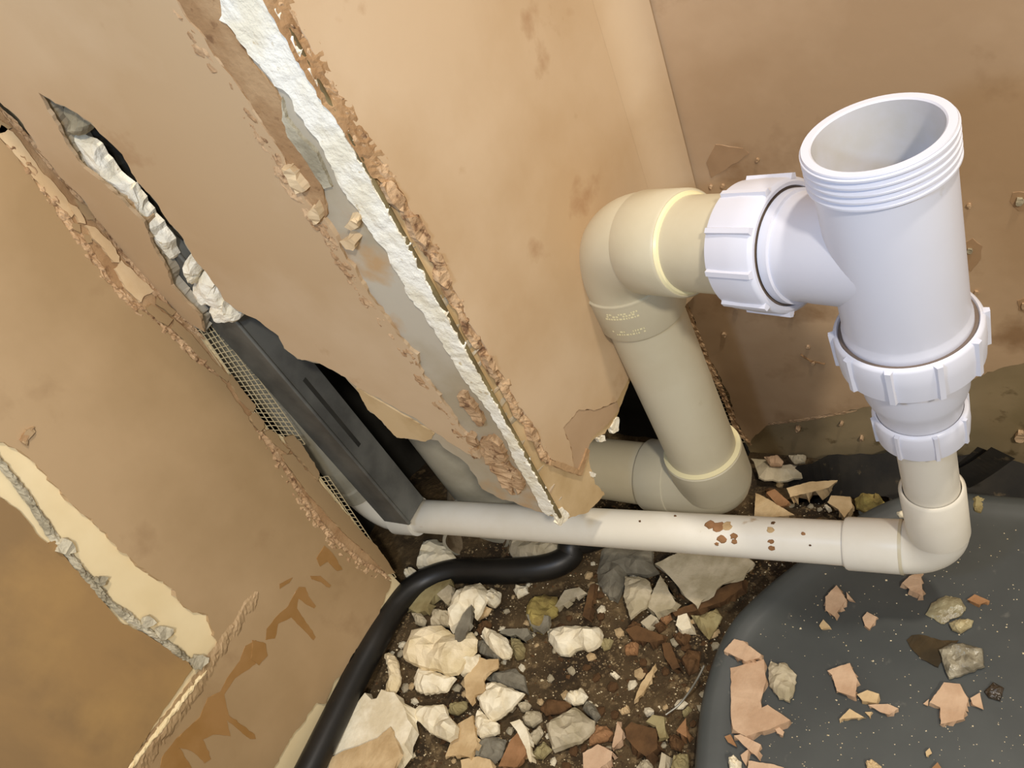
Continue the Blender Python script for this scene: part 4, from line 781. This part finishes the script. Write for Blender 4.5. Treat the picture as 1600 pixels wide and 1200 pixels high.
 ('wet_clump', [(1350, 720), (1410, 665), (1475, 700), (1450, 780), (1380, 760)], KD, 'tray', .004, 'lump', 'brown', 'dark brown wet dirt spot at the right of the tray', 'wet plaster'),
 ('plaster_chunk', [(800, 805), (850, 790), (885, 800), (860, 830), (820, 830)], (1200, 600, 4), 'tray', .006, 'lump', 'white', 'bright white crumb on the tray behind the waste pipe elbow'),
 ('plaster_chunk', [(1275, 720), (1310, 700), (1365, 720), (1330, 800), (1290, 790)], (1200, 600, 4), 'tray', .008, 'lump', 'olive', 'mouldy olive crumb on the tray right of the elbow socket'),
]
for i, pc in enumerate(PIECES):
    nm, pl, crop, base, t, sty, key, lab = pc[:8]; cat = pc[8] if len(pc) > 8 else 'rubble'
    m_ = mat('wet_' + key, srgb(*{'olive': (150, 142, 112), 'sand': (190, 176, 136), 'grey': (160, 152, 130), 'brown': (60, 48, 34)}[key]), srgb(*{'olive': (128, 118, 90), 'sand': (160, 144, 104), 'grey': (112, 104, 86), 'brown': (44, 36, 26)}[key]), 60, rough=.22, bump=.6, bscale=200, spec=.6) if nm == 'wet_clump' else None
    chunk(nm, pl, crop, base if isinstance(base, str) else float(base), t, sty, key, lab, cat, None, i, m_)
M_pud = mat('brown_puddle', srgb(74, 62, 44), srgb(58, 50, 38), 30, rough=.12, bump=.03, spec=.6)
chunk('puddle', [(865, 400), (900, 370), (960, 365), (1080, 400), (1190, 400), (1130, 480), (1060, 570), (960, 520), (900, 460)], KD, 'tray', .0012, 'flake', 'brown', 'thin brown puddle beside the lumpy wet clump on the tray', 'puddle', None, 991, M_pud)
# wire
wp = [at_z(1100, 1040, .022), at_z(1090, 1060, .012), at_z(1076, 1082, -.002), at_z(1060, 1102, -.008), at_z(1040, 1117, -.006)]
tag(sweep('steel_wire', spline(wp, 6), .0011, mat('dull_wire', srgb(150, 148, 138), rough=.4, bump=.1, metal=.6), None, 8, wp[2]), 'thin bent grey wire leaning on the left rim of the tray', 'wire')

# small crumbs, one object each
rnd = random.Random(21)
def crumb_mesh(name, m, sd, flat):
    r = random.Random(sd); bm = bmesh.new(); bmesh.ops.create_icosphere(bm, subdivisions=1, radius=1)
    for v in bm.verts: v.co *= .75 + .5 * r.random(); v.co.z *= flat
    me = bpy.data.meshes.new(name); bm.to_mesh(me); bm.free(); me.materials.append(m); return me
KINDS = [('white', 'small white plaster crumb scattered on the dirt floor', 'white crumbs on the dirt'), ('grey', 'small grey plaster crumb scattered on the dirt floor', 'grey crumbs on the dirt'), ('tan', 'small tan plaster crumb scattered on the dirt floor', 'tan crumbs on the dirt'), ('brown', 'small brown brick crumb scattered on the dirt floor', 'brown crumbs on the dirt')]
CM = [[crumb_mesh('crumb', R[k[0]], 100 + 7 * j + i, .7) for i in range(4)] for j, k in enumerate(KINDS)]
def inside_tray(x, y):
    q = V((x, y)); s_ = False; j = n_t - 1
    for i in range(n_t):
        a, b = ep[i], ep[j]
        if (a.y > y) != (b.y > y) and x < (b.x - a.x) * (y - a.y) / (b.y - a.y) + a.x: s_ = not s_
        j = i
    return s_
n_t = len(ep)
def short(l):
    for w_ in (' with ', ' lying', ' just ', ' directly', ' beside', ' below', ' behind', ' in ', ' right ', ' left ', ' under', ' on ', ' at ', ' alone', ' leaning', ' curling', ' between', ' tucked', ' touching', ' wedged', ' standing', ' above', ' near', ' pointing', ' pinned', ' hard ', ' against', ' cut ', ' caught', ' along', ','):
        k = l.find(w_)
        if k > 0: l = l[:k]
    return l
ANCH = [(o, short(o['label'])) for o in COL.objects if o.get('category') and o.type == 'MESH' and not inside_tray(o.location.x, o.location.y) and o.name.split('.')[0] not in ('black_hose', 'shower_tray', 'damp_membrane', 'plastic_offcut', 'steel_wire', 'torn_paper')]
_sh = [b_ for a_, b_ in ANCH]; ANCH = [(a_, b_) for a_, b_ in ANCH if _sh.count(b_) == 1]
def scr(p): q = V(p) - CAM; return V((CX + FPX * q.dot(cr) / q.dot(cf), CY + FPX * q.dot(cd) / q.dot(cf)))
AP = [(scr(a_.location), b_) for a_, b_ in ANCH]; used = set(); COLN = ('white', 'grey', 'tan', 'brown')
def try_crumb(px, py, z, s_, k):
    p = at_z(px, py, z)
    if inside_tray(p.x, p.y) or p.x < -.69 or p.y > .63: return False
    z = floor_z(p.x, p.y); q = scr((p.x, p.y, z)); a_, b_ = min(AP, key=lambda t: (t[0] - q).length); d = q - a_
    if d.length < 12 or d.length > 75: return False
    rel = ('right of' if d.x > 0 else 'left of') if abs(d.x) > abs(d.y) else ('below' if d.y > 0 else 'above')
    lab = 'small %s crumb %s the %s' % (COLN[k], rel, b_)
    if lab in used: return False
    used.add(lab)
    o = bpy.data.objects.new('crumb', CM[k][rnd.randrange(4)]); o.location = (p.x, p.y, z + s_ * .35); o.scale = (s_ * rnd.uniform(.8, 1.4), s_, s_ * rnd.uniform(.7, 1)); o.rotation_euler = (0, 0, rnd.uniform(0, 6)); COL.objects.link(o)
    tag(o, lab, 'crumb', 'loose crumbs on the dirt'); return True
cnt = 0
for _ in range(1500):
    px = rnd.uniform(600, 1130); k = rnd.choices(range(4), (3 if px < 860 else 1.2, 2, 2, 1 if px < 860 else 4))[0]
    cnt += try_crumb(px, rnd.uniform(880, 1205), 0, rnd.uniform(.003, .0065), k)
    if cnt >= 150: break
for _ in range(60): try_crumb(rnd.uniform(1180, 1400), rnd.uniform(730, 800), -.05, rnd.uniform(.003, .006), rnd.choice((1, 2, 3, 3)))
# uncountable grit and dust
def specks(name, N_, gen, m, smin, smax, label, sd):
    r = random.Random(sd); vs_, fs = [], []
    for _ in range(N_):
        x, y, z = gen(r); s_ = r.uniform(smin, smax) * (1 if r.random() > .08 else 1.8); k = len(vs_); a0 = r.uniform(0, 6)
        for j in range(4): a = a0 + j * 1.57 + r.uniform(-.4, .4); vs_.append((x + s_ * math.cos(a), y + s_ * math.sin(a) * r.uniform(.6, 1), z - s_ * .2))
        vs_.append((x + s_ * r.uniform(-.3, .3), y + s_ * r.uniform(-.3, .3), z + s_ * .7))
        fs += [(k + j, k + (j + 1) % 4, k + 4) for j in range(4)]
    o = link(name, vs_, fs, m, None); return tag(o, label, name, None, 'stuff')
def gfl(r):
    while True:
        p = at_z(r.uniform(590, 1440), r.uniform(740, 1215), 0)
        if not inside_tray(p.x, p.y) and p.x > -.70 and p.y < .645: return p.x, p.y, floor_z(p.x, p.y)
def gtr(r):
    while True:
        p = at_z(r.uniform(1090, 1620), r.uniform(770, 1215), TS)
        if inside_tray(p.x, p.y) and inside_tray(p.x - .03, p.y) and inside_tray(p.x, p.y + .03): return p.x, p.y, TS
specks('grit', 9000, gfl, M_grit, .0006, .0022, 'loose brown and tan grit covering the dirt floor', 1)
specks('brown_grit', 700, gfl, R['brown'], .0012, .0032, 'fine brown brick grit strewn over the dirt floor', 4)
specks('pale_grit', 1600, gfl, R['sand'], .0005, .0016, 'pale plaster grit sprinkled over the dirt floor', 2)
specks('dust_specks', 420, gtr, R['sand'], .0003, .0011, 'pale plaster dust specks sprinkled over the grey tray', 3)
